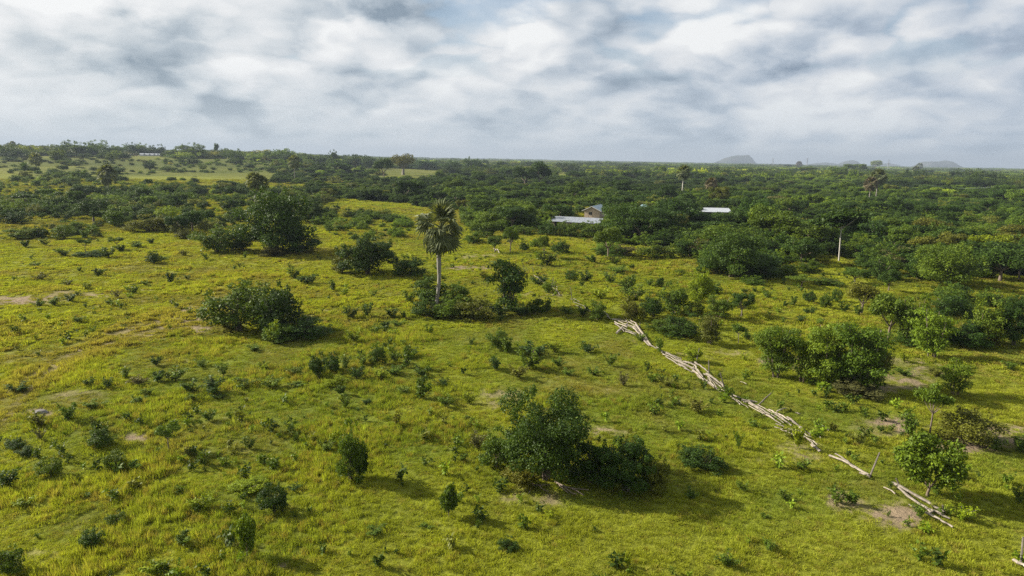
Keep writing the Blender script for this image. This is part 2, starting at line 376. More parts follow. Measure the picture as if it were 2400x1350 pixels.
# ---------------------------------------------------------------- mesh helpers
def mesh_np(name, V, F, mat=None, fattr=None, smooth=False, uvc=None):
    """V (n,3); F list of arrays (k,3) and / or (k,4)"""
    me = bpy.data.meshes.new(name)
    V = np.asarray(V, np.float32)
    if not isinstance(F, (list, tuple)): F = [F]
    F = [np.asarray(f, np.int32) for f in F if len(f)]
    loops = np.concatenate([f.ravel() for f in F]); tot = np.concatenate([np.full(len(f), f.shape[1], np.int32) for f in F])
    start = np.concatenate([[0], np.cumsum(tot)[:-1]]).astype(np.int32)
    me.vertices.add(len(V)); me.vertices.foreach_set('co', V.ravel())
    me.loops.add(len(loops)); me.loops.foreach_set('vertex_index', loops.astype(np.int32))
    me.polygons.add(len(tot)); me.polygons.foreach_set('loop_start', start); me.polygons.foreach_set('loop_total', tot)
    me.polygons.foreach_set('use_smooth', np.full(len(tot), smooth))
    if fattr is not None:
        for k, v in fattr.items():
            if v.ndim == 1:
                a = me.attributes.new(k, 'FLOAT', 'FACE'); a.data.foreach_set('value', v.astype(np.float32))
            else:
                a = me.attributes.new(k, 'FLOAT_COLOR', 'FACE'); a.data.foreach_set('color', np.c_[v, np.ones(len(v))].astype(np.float32).ravel())
    me.update(calc_edges=True)
    if mat: me.materials.append(mat)
    return me
class MB:
    def __init__(s): s.V = []; s.F3 = []; s.F4 = []; s.n = 0; s.a3 = []; s.a4 = []
    def add(s, V, F, lv=None):
        V = np.asarray(V, float).reshape(-1, 3); F = np.asarray(F, int)
        s.V.append(V)
        (s.F3 if F.shape[1] == 3 else s.F4).append(F + s.n)
        (s.a3 if F.shape[1] == 3 else s.a4).append(np.full(len(F), .5) if lv is None else np.broadcast_to(lv, len(F)))
        s.n += len(V)
    def mesh(s, name, mat, smooth=False):
        F = []; A = []
        if s.F3: F.append(np.concatenate(s.F3)); A.append(np.concatenate(s.a3))
        if s.F4: F.append(np.concatenate(s.F4)); A.append(np.concatenate(s.a4))
        return mesh_np(name, np.concatenate(s.V), F, mat, {'lv': np.concatenate(A)}, smooth)
    def tube(s, pts, rad, k=6, cap=True, flat=None):
        pts = np.asarray(pts, float); n = len(pts)
        rad = np.broadcast_to(rad, n)
        T = np.gradient(pts, axis=0); T /= np.linalg.norm(T, axis=1)[:, None] + 1e-9
        up = np.array([0, 0, 1.]) if abs(T[0][2]) < .8 else np.array([1., 0, 0])
        rings = []
        for i in range(n):
            a = np.cross(T[i], up); a /= np.linalg.norm(a); b = np.cross(a, T[i])
            th = np.arange(k) * 2 * np.pi / k
            e = 1.0 if flat is None else flat
            rings.append(pts[i] + rad[i] * (np.cos(th)[:, None] * a + e * np.sin(th)[:, None] * b))
        V = np.concatenate(rings); F = []
        for i in range(n - 1):
            for j in range(k):
                F.append((i * k + j, i * k + (j + 1) % k, (i + 1) * k + (j + 1) % k, (i + 1) * k + j))
        s.add(V, F)
        if cap:
            for base, rev in ((0, True), ((n - 1) * k, False)):
                c = V[base:base + k].mean(0); VV = np.vstack([V[base:base + k], c])
                s.add(VV, [((j + 1) % k, j, k) if rev else (j, (j + 1) % k, k) for j in range(k)])
    def box(s, c, d, ax=None):
        ax = np.eye(3) if ax is None else np.asarray(ax)
        v = np.array([[x, y, z] for x in (-1, 1) for y in (-1, 1) for z in (-1, 1)], float) * np.asarray(d) / 2
        s.add(v @ ax + np.asarray(c), [(0, 1, 3, 2), (4, 6, 7, 5), (0, 4, 5, 1), (2, 3, 7, 6), (0, 2, 6, 4), (1, 5, 7, 3)])

def unit(v): return v / (np.linalg.norm(v, axis=-1, keepdims=True) + 1e-9)
def leaves(r, lobes, n, size, aspect=1.7, shell=.45, up=.35, rnd=.9, droop=0.0, zmin=0.0, lump=.25):
    """kite shaped leaves spread through the shells of a set of lobes; returns V, F4, lv"""
    lobes = np.asarray(lobes, float)
    w = (lobes[:, 3] * lobes[:, 4] + lobes[:, 4] * lobes[:, 5] + lobes[:, 3] * lobes[:, 5]); w = w / w.sum()
    m = int(n * 2.2)
    k = r.choice(len(lobes), m, p=w)
    d = unit(r.normal(size=(m, 3)))
    rad = 1 - shell * r.random(m) ** 1.6
    # lumps on every lobe: brings gaps and clumps
    q = d * 3.1 + k[:, None] * 7.3
    lf = .5 + .5 * np.sin(q[:, 0] * 2.1 + np.sin(q[:, 1] * 1.7)) * np.sin(q[:, 1] * 1.9 + q[:, 2] * 2.3)
    keep = r.random(m) < .30 + .95 * lf
    rad = rad * (1 - lump + lump * lf)
    p = lobes[k, :3] + d * rad[:, None] * lobes[k, 3:6]
    for i in range(len(lobes)):
        e = np.linalg.norm((p - lobes[i, :3]) / lobes[i, 3:6], axis=1)
        keep &= (e > .55) | (k == i)
    keep &= p[:, 2] > zmin
    idx = np.where(keep)[0][:n]
    p = p[idx]; d = d[idx]; k = k[idx]; n = len(idx)
    nrm = unit(d * .55 + r.normal(size=(n, 3)) * rnd * .6 + np.array([0, 0, up]))
    t = unit(np.cross(nrm, r.normal(size=(n, 3)))); t[:, 2] -= droop; t = unit(t)
    b = unit(np.cross(nrm, t))
    s = size * (.55 + .9 * r.random(n))[:, None]
    V = np.stack([p, p + t * s * .45 + b * s / aspect * .5, p + t * s, p + t * s * .45 - b * s / aspect * .5], 1).reshape(-1, 3)
    F = np.arange(4 * n).reshape(n, 4)
    zt = (p[:, 2] - p[:, 2].min()) / max(np.ptp(p[:, 2]), 1e-6)
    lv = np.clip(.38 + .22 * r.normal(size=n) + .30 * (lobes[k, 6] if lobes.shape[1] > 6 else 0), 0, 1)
    return V, F, lv

# ---------------------------------------------------------------- plant prototypes (unit size: width 1, height 1)
def lobes_bush(r, k, h=1.0, low=.0, spread=.40, fall=.55):
    L = []
    for i in range(k):
        a = r.random() * 2 * np.pi; q = np.sqrt(r.random()) * spread
        z = low + (h - low) * (.20 + .60 * r.random()) * (1 - fall * (q / .5) ** 2)
        s = .085 + .10 * r.random() ** 1.5
        L.append((q * np.cos(a), q * np.sin(a), z, s * 1.1, s * 1.1, s * h * .85, r.normal() * .35))
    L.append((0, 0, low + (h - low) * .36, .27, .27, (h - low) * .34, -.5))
    for i in range(12):                     # stray shoots that break the outline
        a = r.random() * 2 * np.pi; e = r.random() * 1.35; q = spread * 1.12
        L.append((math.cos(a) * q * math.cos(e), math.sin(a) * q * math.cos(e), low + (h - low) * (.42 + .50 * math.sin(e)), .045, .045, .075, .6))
    return L
def stems(r, mb, n, top, rad, spread=.28, k=5, bend=.08):
    for i in range(n):
        a = r.random() * 2 * np.pi; q = .25 + .75 * r.random()
        e = np.array([np.cos(a) * spread * q, np.sin(a) * spread * q, top * (.75 + .3 * r.random())])
        b = np.array([np.cos(a) * .05 * q, np.sin(a) * .05 * q, -.03])
        t = np.linspace(0, 1, 5)[:, None]
        pts = b + (e - b) * t + np.c_[r.normal(size=(5, 2)) * bend * .4, np.zeros(5)] * t + np.array([np.cos(a), np.sin(a), 0]) * (-.06) * np.sin(t * np.pi)
        mb.tube(pts, np.linspace(rad, rad * .35, 5), k)
def kit_bush(seed, n=2600, size=.062, k=16, fall=.55, spread=.38):
    r = np.random.default_rng(seed); m = MB()
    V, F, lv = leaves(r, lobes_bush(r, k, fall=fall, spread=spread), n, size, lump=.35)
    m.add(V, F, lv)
    s = MB(); stems(r, s, 7, .62, .012)
    return m, s
def kit_shrub(seed, n=420, size=.15):
    """a few leafy stems fanning out of one foot"""
    r = np.random.default_rng(seed); m = MB(); s = MB()
    ns = r.integers(6, 10); L = []
    for i in range(ns):
        a = r.random() * 2 * np.pi; lean = .12 + .36 * r.random(); top = .55 + .42 * r.random()
        b = np.array([0, 0, -.02]); e = np.array([np.cos(a) * lean, np.sin(a) * lean, top])
        t = np.linspace(0, 1, 4)[:, None]; pts = b + (e - b) * t; pts[:, :2] *= t ** .7
        s.tube(pts, np.linspace(.014, .006, 4), 4)
        for q in (.35, .6, .8, 1.0):
            c = pts[0] + (pts[-1] - pts[0]) * q
            L.append((c[0] * q ** .3, c[1] * q ** .3, c[2], .10 + .05 * r.random(), .10 + .05 * r.random(), .09 + .04 * r.random(), r.normal() * .3 + (q > .9) * .35))
    V, F, lv = leaves(r, L, n, size, aspect=1.9, shell=.9, up=.5, rnd=1.1, lump=.1); m.add(V, F, lv)
    return m, s
def kit_tree(seed, n=3200, size=.055, trunk=.30, k=15, flat=1.0, rad=.028, fork=6):
    """one short trunk, limbs, rounded broken crown"""
    r = np.random.default_rng(seed); m = MB(); s = MB(); L = []
    lean = r.normal(size=2) * .03
    s.tube([(0, 0, -.03), (lean[0] * .4, lean[1] * .4, trunk * .5), (lean[0], lean[1], trunk)], [rad * 1.25, rad, rad * .85], 7)
    for i in range(fork):
        a = i * 2.4 + r.random(); q = .16 + .20 * r.random(); z = trunk + (1 - trunk) * (.25 + .5 * r.random())
        e = np.array([np.cos(a) * q, np.sin(a) * q, z]); b = np.array([lean[0], lean[1], trunk * .94])
        t = np.linspace(0, 1, 4)[:, None]
        s.tube(b + (e - b) * t + np.array([0, 0, 1]) * (-.03) * np.sin(t * np.pi), np.linspace(rad * .55, rad * .16, 4), 5)
        L.append((e[0] * 1.1, e[1] * 1.1, e[2], .17, .17, .13 * flat, r.normal() * .3))
    for i in range(k):
        a = r.random() * 2 * np.pi; q = np.sqrt(r.random()) * .36
        z = trunk + (1 - trunk) * (.30 + .52 * r.random() * (1 - (q / .5) ** 2))
        sz = .075 + .10 * r.random()
        L.append((q * np.cos(a), q * np.sin(a), z, sz * 1.15, sz * 1.15, sz * flat * .85, r.normal() * .35))
    V, F, lv = leaves(r, L, n, size, lump=.35, zmin=trunk * .75); m.add(V, F, lv)
    return m, s
def kit_feather(seed, n=3000, size=.075, trunks=5, base=.10):
    """several thin stems under a loose crown of layered, drooping compound leaves"""
    r = np.random.default_rng(seed); m = MB(); s = MB(); L = []
    for i in range(trunks):
        a = i * 2 * np.pi / trunks + r.random(); q = .10 + .26 * r.random(); top = .62 + .28 * r.random()
        b = np.array([np.cos(a) * .05, np.sin(a) * .05, -.02]); e = np.array([np.cos(a) * q, np.sin(a) * q, top])
        t = np.linspace(0, 1, 5)[:, None]; pts = b + (e - b) * t + r.normal(size=(5, 3)) * .012
        s.tube(pts, np.linspace(.016, .006, 5), 5)
        for j in range(9):
            c = b + (e - b) * (.18 + .86 * r.random() ** .8); c = c + np.array([*(r.normal(size=2) * .10), .02])
            L.append((c[0], c[1], max(c[2], base + .1), .15 + .07 * r.random(), .15 + .07 * r.random(), .055 + .03 * r.random(), r.normal() * .35))
    V, F, lv = leaves(r, L, n, size, aspect=2.7, shell=.8, up=.55, rnd=.7, droop=.45, zmin=base, lump=.15); m.add(V, F, lv)
    return m, s
def kit_flat(seed):
    """tall bare column and a wide flat layered crown"""
    r = np.random.default_rng(seed); m = MB(); s = MB(); L = []
    s.tube([(0, 0, -.02), (.006, 0, .12), (.012, 0, .30), (.02, 0, .48), (.022, 0, .64)], [.015, .013, .0115, .010, .009], 9)
    for i in range(14):
        a = i * 2.4; q = .12 + .34 * r.random(); z = .70 + .22 * r.random()
        e = np.array([np.cos(a) * q + .02, np.sin(a) * q, z]); t = np.linspace(0, 1, 4)[:, None]; b = np.array([.022, 0, .60 + .04 * r.random()])
        s.tube(b + (e - b) * t, np.linspace(.010, .003, 4), 5)
        L.append((e[0], e[1], e[2], .17, .17, .05, r.normal() * .3)); L.append((e[0] * .5, e[1] * .5, z + .03, .16, .16, .05, r.normal() * .3))
    V, F, lv = leaves(r, L, 3400, .06, lump=.2, up=.7, zmin=.55); m.add(V, F, lv)
    return m, s
def kit_clump(seed, n=1500, size=.05, h=.35):
    """a stretch of joined crowns, used for far bush country"""
    r = np.random.default_rng(seed); L = []
    for i in range(22):
        x, y = r.uniform(-.45, .45, 2); z = h * (.25 + .55 * r.random()); s = .07 + .10 * r.random()
        L.append((x, y, z, s, s, s * .75 * (h / .35) ** .5, r.normal() * .6))
    m = MB(); V, F, lv = leaves(r, L, n, size, shell=.35, lump=.3); m.add(V, F, lv); return m

def fan_leaf(r, stiff=.0, dead=False, nseg=18, pet=.50, span=125):
    """costapalmate leaf along +X: petiole then pleated segments with drooping tips; total length 1"""
    m = MB(); hub = np.array([pet, 0, .10 * (1 - stiff)])
    t = np.linspace(0, 1, 4)
    m.tube(np.c_[t * pet, np.zeros(4), .10 * (1 - stiff) * np.sin(t * np.pi / 2)], np.linspace(.016, .009, 4), 4, cap=False)
    Rr = 1 - pet
    for i in range(nseg):
        a0, a1 = [math.radians(-span + 2 * span * (i + q) / nseg) for q in (0, 1)]
        am = (a0 + a1) / 2; ln = Rr * (.72 + .28 * math.cos(am * .7)) * (.88 + .2 * r.random())
        fall = (.16 + .34 * (1 - stiff)) * ln * (.7 + .6 * r.random()) * (1.7 if dead else 1)
        d = lambda a, q, z: hub + np.array([math.cos(a) * ln * q, math.sin(a) * ln * q * (.55 if dead else 1), z])
        cup = -.10 * (1 - stiff) * abs(math.sin(am)) * ln
        bl = d(a0, .68, cup - .02 - fall * .25); br = d(a1, .68, cup - .02 - fall * .25); mm = d(am, .68, cup + .02 - fall * .22)
        tip = d(am + r.normal() * .04, 1.0, cup - fall)
        V = [hub, bl, mm, br, tip]
        lv = np.clip(.45 + .2 * r.normal(size=4), 0, 1)
        m.add(V, [(0, 1, 2), (0, 2, 3), (1, 4, 2), (2, 4, 3)], lv)
    return m
def feather_leaf(r, n=22):
    m = MB(); t = np.linspace(0, 1, 9); arc = np.c_[t, np.zeros(9), .30 * np.sin(t * 2.2) - .18 * t ** 2]
    m.tube(arc, np.linspace(.012, .004, 9), 4, cap=False)
    for i in range(n):
        q = .15 + .85 * i / n; c = np.array([q, 0, .30 * math.sin(q * 2.2) - .18 * q * q]); ln = .26 * math.sin(math.pi * min(q * .9 + .12, 1)) + .05
        for s in (-1, 1):
            e = c + np.array([ln * .5, s * ln, -.25 * ln + r.normal() * .02]); w = np.array([.016, 0, 0])
            m.add([c - w, c + w, e], [(0, 1, 2)], .4 + .2 * r.normal())
    return m
def euler_mat(el, az, roll=0):
    return np.array(Matrix.Rotation(az, 3, 'Z') @ Matrix.Rotation(-el, 3, 'Y') @ Matrix.Rotation(roll, 3, 'X'))

# ---------------------------------------------------------------- object helpers
def link(name, me, parent=None, mat=None, loc=None):
    o = bpy.data.objects.new(name, me); COL.objects.link(o)
    if parent is not None: o.parent = parent
    if loc is not None: o.location = loc
    return o
def tag(o, label=None, cat=None, group=None, kind=None):
    if label: o['label'] = label
    if cat: o['category'] = cat
    if group: o['group'] = group
    if kind: o['kind'] = kind
    return o
def empty(name, loc):
    o = bpy.data.objects.new(name, None); COL.objects.link(o); o.location = loc; o.empty_display_size = .5; return o
exec_parts = []
# ================================================================ SETTING
def build_ground():
    az = np.concatenate([np.arange(-180, -50, 5.0), np.arange(-50, 50, .34), np.arange(50, 180, 5.0)])
    A = np.radians(az); Rr = np.concatenate([[4, 8, 13, 17], np.geomspace(20, 12000, 470)])
    na, nr = len(A), len(Rr)
    x = (Rr[:, None] * np.sin(A)[None]).ravel(); y = (Rr[:, None] * np.cos(A)[None]).ravel()
    z = terr(x, y)
    V = np.c_[x, y, z]; V = np.vstack([V, [0, 0, terr_s(0, 0)]])
    i = np.arange(nr - 1)[:, None] * na; j = np.arange(na)[None]; jn = (j + 1) % na
    F4 = np.stack([i + j, i + jn, i + na + jn, i + na + j], -1).reshape(-1, 4)[:, ::-1]
    F3 = np.stack([np.full(na, nr * na), np.arange(na), (np.arange(na) + 1) % na], -1)[:, ::-1]
    me = mesh_np('ground', V, [F4, F3], None, None, True)
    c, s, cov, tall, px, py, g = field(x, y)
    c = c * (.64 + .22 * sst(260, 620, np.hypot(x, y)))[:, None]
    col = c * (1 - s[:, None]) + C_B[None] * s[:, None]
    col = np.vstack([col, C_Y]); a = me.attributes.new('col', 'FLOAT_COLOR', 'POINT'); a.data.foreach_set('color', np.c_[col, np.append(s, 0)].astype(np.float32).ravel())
    m, N, L = new_mat('ground_grass_and_soil')
    at = N.new('ShaderNodeAttribute'); at.attribute_name = 'col'
    tc = N.new('ShaderNodeNewGeometry')
    n1 = noisen(N, L, tc.outputs['Position'], 2.2, 7, .7); n2 = noisen(N, L, tc.outputs['Position'], .35, 6, .65); n3 = noisen(N, L, tc.outputs['Position'], .03, 7, .7)
    v = mathn(N, L, 'MULTIPLY_ADD', n1, .9); v.node.inputs[2].default_value = .10
    v = mathn(N, L, 'ADD', v, mathn(N, L, 'MULTIPLY', n2, .5)); v = mathn(N, L, 'ADD', v, mathn(N, L, 'MULTIPLY', n3, .45))
    cmb = N.new('ShaderNodeCombineColor'); [L.new(v, cmb.inputs[k]) for k in range(3)]
    cc = mixn(N, L, 1.0, at.outputs['Color'], cmb.outputs[0], 'MULTIPLY')
    d = N.new('ShaderNodeBsdfPrincipled'); d.inputs['Roughness'].default_value = 1; d.inputs['Specular IOR Level'].default_value = .05
    L.new(cc, d.inputs['Base Color'])
    bp = N.new('ShaderNodeBump'); bp.inputs['Strength'].default_value = .9; bp.inputs['Distance'].default_value = .25
    L.new(mathn(N, L, 'ADD', n1, mathn(N, L, 'MULTIPLY', n2, 2.0)), bp.inputs['Height']); L.new(bp.outputs[0], d.inputs['Normal'])
    o = N.new('ShaderNodeOutputMaterial'); L.new(d.outputs[0], o.inputs[0])
    me.materials.append(m)
    tag(link('ground', me), kind='structure')
build_ground()

def hills():
    m, N, L = new_mat('hill_rock_and_scrub')
    tc = N.new('ShaderNodeNewGeometry'); n = noisen(N, L, tc.outputs['Position'], .02, 6, .65)
    rp = N.new('ShaderNodeValToRGB'); rp.color_ramp.elements[0].position = .4; rp.color_ramp.elements[0].color = (.03, .045, .02, 1)
    rp.color_ramp.elements[1].position = .62; rp.color_ramp.elements[1].color = (.075, .068, .06, 1); L.new(n, rp.inputs[0])
    d = N.new('ShaderNodeBsdfDiffuse'); L.new(rp.outputs[0], d.inputs[0]); o = N.new('ShaderNodeOutputMaterial'); L.new(d.outputs[0], o.inputs[0])
    H = [([(1682, 379), (1690, 376), (1700, 370), (1716, 366), (1730, 364), (1745, 364), (1752, 363), (1758, 369), (1762, 378)], 8800),
         ([(1898, 385), (1915, 382), (1935, 380.5), (1950, 382), (1965, 385)], 9800),
         ([(1965, 386), (1975, 381), (1985, 377), (1996, 375.5), (2005, 377), (2013, 384), (2018, 387)], 9200),
         ([(2040, 389), (2062, 385), (2080, 382.5), (2095, 385), (2108, 389)], 9900),
         ([(2152, 390), (2160, 384), (2168, 378.5), (2185, 378.5), (2205, 378), (2213, 376), (2224, 377.5), (2232, 384), (2240, 391)], 8600)]
    for k, (pr, D) in enumerate(H):
        pr = np.array(pr, float); xs = np.linspace(pr[0, 0], pr[-1, 0], 60); ys = np.interp(xs, pr[:, 0], pr[:, 1])
        P = np.array([at_depth(a, b, D) for a, b in zip(xs, ys)])
        hts = P[:, 2]; n = 28; V = []
        wid = abs(P[-1, 0] - P[0, 0]) * .45
        for q in np.linspace(-1, 1, n):
            sh = max(1 - q * q, 0) ** .6; y = P[:, 1] + q * wid
            hz = (hts + 6) * sh * (1 + .12 * (fbm(P[:, 0], y, 60, 4, 77 + k) - .5) * (abs(q) > .1)) - 6
            V.append(np.c_[P[:, 0], y, hz])
        V = np.concatenate(V); i = np.arange(n - 1)[:, None] * 60; j = np.arange(59)[None]
        F = np.stack([i + j, i + j + 1, i + 60 + j + 1, i + 60 + j], -1).reshape(-1, 4)
        tag(link('hill', mesh_np('hill', V, F, m, None, True)), kind='structure')
hills()

def haze():
    me = bpy.data.meshes.new('haze'); mb = MB(); X = 12300; z0, z1 = -12.0, 150.0
    mb.box((0, 0, (z0 + z1) / 2), (2 * X, 2 * X, z1 - z0)); me = mb.mesh('haze', None)
    m, N, L = new_mat('haze_air'); v = N.new('ShaderNodeVolumePrincipled')
    v.inputs['Color'].default_value = (.36, .425, .53, 1); v.inputs['Density'].default_value = HAZE; v.inputs['Anisotropy'].default_value = 0.1
    o = N.new('ShaderNodeOutputMaterial'); L.new(v.outputs[0], o.inputs['Volume']); me.materials.append(m)
    m.cycles.homogeneous_volume = True
    tag(link('haze', me), kind='stuff')
HAZE = 1.25e-4
haze()

# ---------------------------------------------------------------- scatter with geometry nodes (only for "stuff")
def scatter(name, P, S, RZ, ID, COLR, protos, tilt=None):
    hid = bpy.data.collections.new(name + '_sources')
    for i, me in enumerate(protos):
        o = bpy.data.objects.new('%s_source_%02d' % (name, i), me); hid.objects.link(o)
    me = bpy.data.meshes.new(name); me.vertices.add(len(P)); me.vertices.foreach_set('co', np.asarray(P, np.float32).ravel())
    def att(n, t, v, key):
        a = me.attributes.new(n, t, 'POINT'); a.data.foreach_set(key, v)
    att('sc', 'FLOAT_VECTOR', np.asarray(S, np.float32).ravel(), 'vector')
    rot = np.zeros((len(P), 3), np.float32); rot[:, 2] = RZ
    if tilt is not None: rot[:, :2] = tilt
    att('rot', 'FLOAT_VECTOR', rot.ravel(), 'vector'); att('pid', 'INT', np.asarray(ID, np.int32), 'value')
    att('col', 'FLOAT_COLOR', np.c_[COLR, np.ones(len(P))].astype(np.float32).ravel(), 'color')
    o = link(name, me)
    ng = bpy.data.node_groups.new(name + '_nodes', 'GeometryNodeTree')
    ng.interface.new_socket('Geometry', in_out='INPUT', socket_type='NodeSocketGeometry'); ng.interface.new_socket('Geometry', in_out='OUTPUT', socket_type='NodeSocketGeometry')
    N, L = ng.nodes, ng.links
    gi = N.new('NodeGroupInput'); go = N.new('NodeGroupOutput')
    ci = N.new('GeometryNodeCollectionInfo'); ci.inputs['Collection'].default_value = hid; ci.inputs['Separate Children'].default_value = True; ci.inputs['Reset Children'].default_value = True
    mp = N.new('GeometryNodeMeshToPoints'); L.new(gi.outputs[0], mp.inputs['Mesh'])
    ip = N.new('GeometryNodeInstanceOnPoints'); L.new(mp.outputs[0], ip.inputs['Points']); L.new(ci.outputs[0], ip.inputs['Instance']); ip.inputs['Pick Instance'].default_value = True
    for an, dt, sock in (('pid', 'INT', 'Instance Index'), ('rot', 'FLOAT_VECTOR', 'Rotation'), ('sc', 'FLOAT_VECTOR', 'Scale')):
        na = N.new('GeometryNodeInputNamedAttribute'); na.data_type = dt; na.inputs['Name'].default_value = an
        L.new(na.outputs[0], ip.inputs[sock])
    L.new(ip.outputs[0], go.inputs[0])
    md = o.modifiers.new('scatter', 'NODES'); md.node_group = ng
    return o

# ---------------------------------------------------------------- grass
def grass():
    m, N, L = new_mat('grass_blades')
    ia = N.new('ShaderNodeAttribute'); ia.attribute_type = 'INSTANCER'; ia.attribute_name = 'col'
    at = N.new('ShaderNodeAttribute'); at.attribute_name = 'lv'
    v = mathn(N, L, 'MULTIPLY_ADD', at.outputs['Fac'], .95); v.node.inputs[2].default_value = .62
    cb = N.new('ShaderNodeCombineColor'); [L.new(v, cb.inputs[k]) for k in range(3)]
    col = mixn(N, L, 1.0, ia.outputs['Color'], cb.outputs[0], 'MULTIPLY')
    d = N.new('ShaderNodeBsdfDiffuse'); L.new(col, d.inputs[0])
    t = N.new('ShaderNodeBsdfTranslucent'); L.new(mixn(N, L, 1.0, col, (1.25, 1.25, .6), 'MULTIPLY'), t.inputs[0])
    ms = N.new('ShaderNodeMixShader'); ms.inputs[0].default_value = .42; L.new(d.outputs[0], ms.inputs[1]); L.new(t.outputs[0], ms.inputs[2])
    o = N.new('ShaderNodeOutputMaterial'); L.new(ms.outputs[0], o.inputs[0])
    protos = []
    for k in range(8):
        r = np.random.default_rng(900 + k); nb = 46 if k < 5 else 60
        a = r.random(nb) * 2 * np.pi; q = r.random(nb) ** .7
        tallk = k % 2
        base = np.c_[np.cos(a) * q * .5, np.sin(a) * q * .5, np.full(nb, -.03)]
        h = (.45 + .55 * r.random(nb)) * (1 - .45 * q)
        la = a + r.normal(size=nb) * .8; ln = (.15 + .45 * r.random(nb)) * (1.0 if tallk else 1.5) * .5
        tip = base + np.c_[np.cos(la) * ln, np.sin(la) * ln, h]
        wd = (.016 if k < 5 else .03) * (1 + r.random(nb)); wa = r.random(nb) * np.pi
        sv = np.c_[np.cos(wa), np.sin(wa), np.zeros(nb)] * wd[:, None]
        midp = base * .5 + tip * .5 + np.c_[-np.cos(la) * ln * .2, -np.sin(la) * ln * .2, h * .12]
        V = np.stack([base - sv, base + sv, midp + sv * .8, tip, midp - sv * .8], 1).reshape(-1, 3)
        i = np.arange(nb)[:, None] * 5
        lv = .5 + .2 * r.normal(size=nb)
        protos.append(mesh_np('grass_tuft', V, [np.hstack([i + 2, i + 3, i + 4]), np.hstack([i, i + 1, i + 2, i + 4])], m, {'lv': np.clip(np.concatenate([lv + .1, lv]), 0, 1)}))
    r = np.random.default_rng(5); PP, SS, II, CC = [], [], [], []
    for (r0, r1, dens, w) in ((12, 48, 15, .42), (48, 75, 8.5, .55), (75, 120, 3.6, .80), (120, 190, 1.5, 1.25), (190, 320, .55, 2.0), (320, 520, .16, 3.2)):
        half = R_(62); area = (r1 * r1 - r0 * r0) * half; n = int(area * dens)
        rr = np.sqrt(r.uniform(r0 * r0, r1 * r1, n)); a = r.uniform(-half, half, n)
        x, y = rr * np.sin(a), rr * np.cos(a)
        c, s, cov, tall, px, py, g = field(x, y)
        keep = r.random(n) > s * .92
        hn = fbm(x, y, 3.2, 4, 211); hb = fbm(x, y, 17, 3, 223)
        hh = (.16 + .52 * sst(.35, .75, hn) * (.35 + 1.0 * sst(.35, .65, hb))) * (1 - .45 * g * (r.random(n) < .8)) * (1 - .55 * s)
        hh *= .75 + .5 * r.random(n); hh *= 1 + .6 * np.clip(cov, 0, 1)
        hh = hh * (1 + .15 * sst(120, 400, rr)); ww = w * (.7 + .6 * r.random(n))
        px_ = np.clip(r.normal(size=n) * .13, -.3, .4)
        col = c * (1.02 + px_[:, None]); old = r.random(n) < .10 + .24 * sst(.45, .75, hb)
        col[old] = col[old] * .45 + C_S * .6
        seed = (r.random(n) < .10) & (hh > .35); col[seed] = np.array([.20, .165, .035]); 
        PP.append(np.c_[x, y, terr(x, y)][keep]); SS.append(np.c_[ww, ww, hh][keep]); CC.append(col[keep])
        II.append((r.integers(0, 5, n) if w < .7 else r.integers(5, 8, n))[keep])
    P = np.concatenate(PP); n = len(P)
    print('grass tufts', n)
    o = scatter('grass', P, np.concatenate(SS), r.random(n) * 6.283, np.concatenate(II), np.concatenate(CC), protos, r.normal(size=(n, 2)) * .12)
    tag(o, kind='stuff')
grass()

# ================================================================ PLANTS
KIT = {}
def reg(kind, kits, lmat, smat=M_BARK, crown='crown', stem='trunk', lmats=None):
    KIT[kind] = [(k[0].mesh(kind + '_' + crown, None), k[1].mesh(kind + '_' + stem, smat, True)) for k in kits]
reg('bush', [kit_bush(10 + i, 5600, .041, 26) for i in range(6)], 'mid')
reg('shrub', [kit_shrub(30 + i, 720, .10) for i in range(6)], 'mid')
reg('tree', [kit_tree(50 + i, 5600, .040) for i in range(5)], 'mid')
reg('feather', [kit_feather(70 + i, 5600, .050) for i in range(4)], 'feather')
reg('flat', [kit_flat(90)], 'dark', M_PALE)
reg('thorn', [kit_tree(95 + i, 2600, .05, .42, 10, .55, .022, 7) for i in range(2)], 'mid')
reg('column', [kit_tree(100 + i, 2600, .085, .10, 16, 1.5, .02, 5) for i in range(2)], 'mid')
reg('baobab', [kit_tree(110, 3600, .045, .30, 22, .9, .05, 9)], 'olive', M_PALM)
HERO = {'hero_bush': kit_bush(201, 34000, .0205, 60, .10, .41), 'hero_bush2': kit_bush(202, 17000, .026, 36, .40), 'hero_tree': kit_tree(203, 6500, .048, .12, 22, 1.1, .02, 6),
        'hero_copse': kit_feather(204, 15000, .036, 7, .06), 'hero_copse2': kit_feather(206, 15000, .036, 6, .06), 'hero_ivy': kit_bush(205, 20000, .026, 56, .12, .42)}
for k, v in HERO.items(): KIT[k] = [(v[0].mesh(k + '_crown', None), v[1].mesh(k + '_trunk', M_BARK, True))]
_mcache = {}
def crown_mesh(kind, i, tint):
    key = (kind, i, tint)
    if key not in _mcache:
        me = KIT[kind][i][0].copy(); me.materials.clear(); me.materials.append(LEAF[tint]); _mcache[key] = me
    return _mcache[key]
KIT['wood'] = [KIT['bush'][i] for i in range(6)]
NAMES = dict(wood='tree', bush='bush', shrub='shrub', tree='tree', feather='tree', flat='tree', thorn='tree', column='tree', baobab='baobab', hero_bush='bush', hero_bush2='bush', hero_tree='tree',
             hero_copse='tree', hero_copse2='tree', hero_ivy='tree')
PLANTS = []      # (object, base, width m, height m, word, tint, labelled)
_cnt = {}
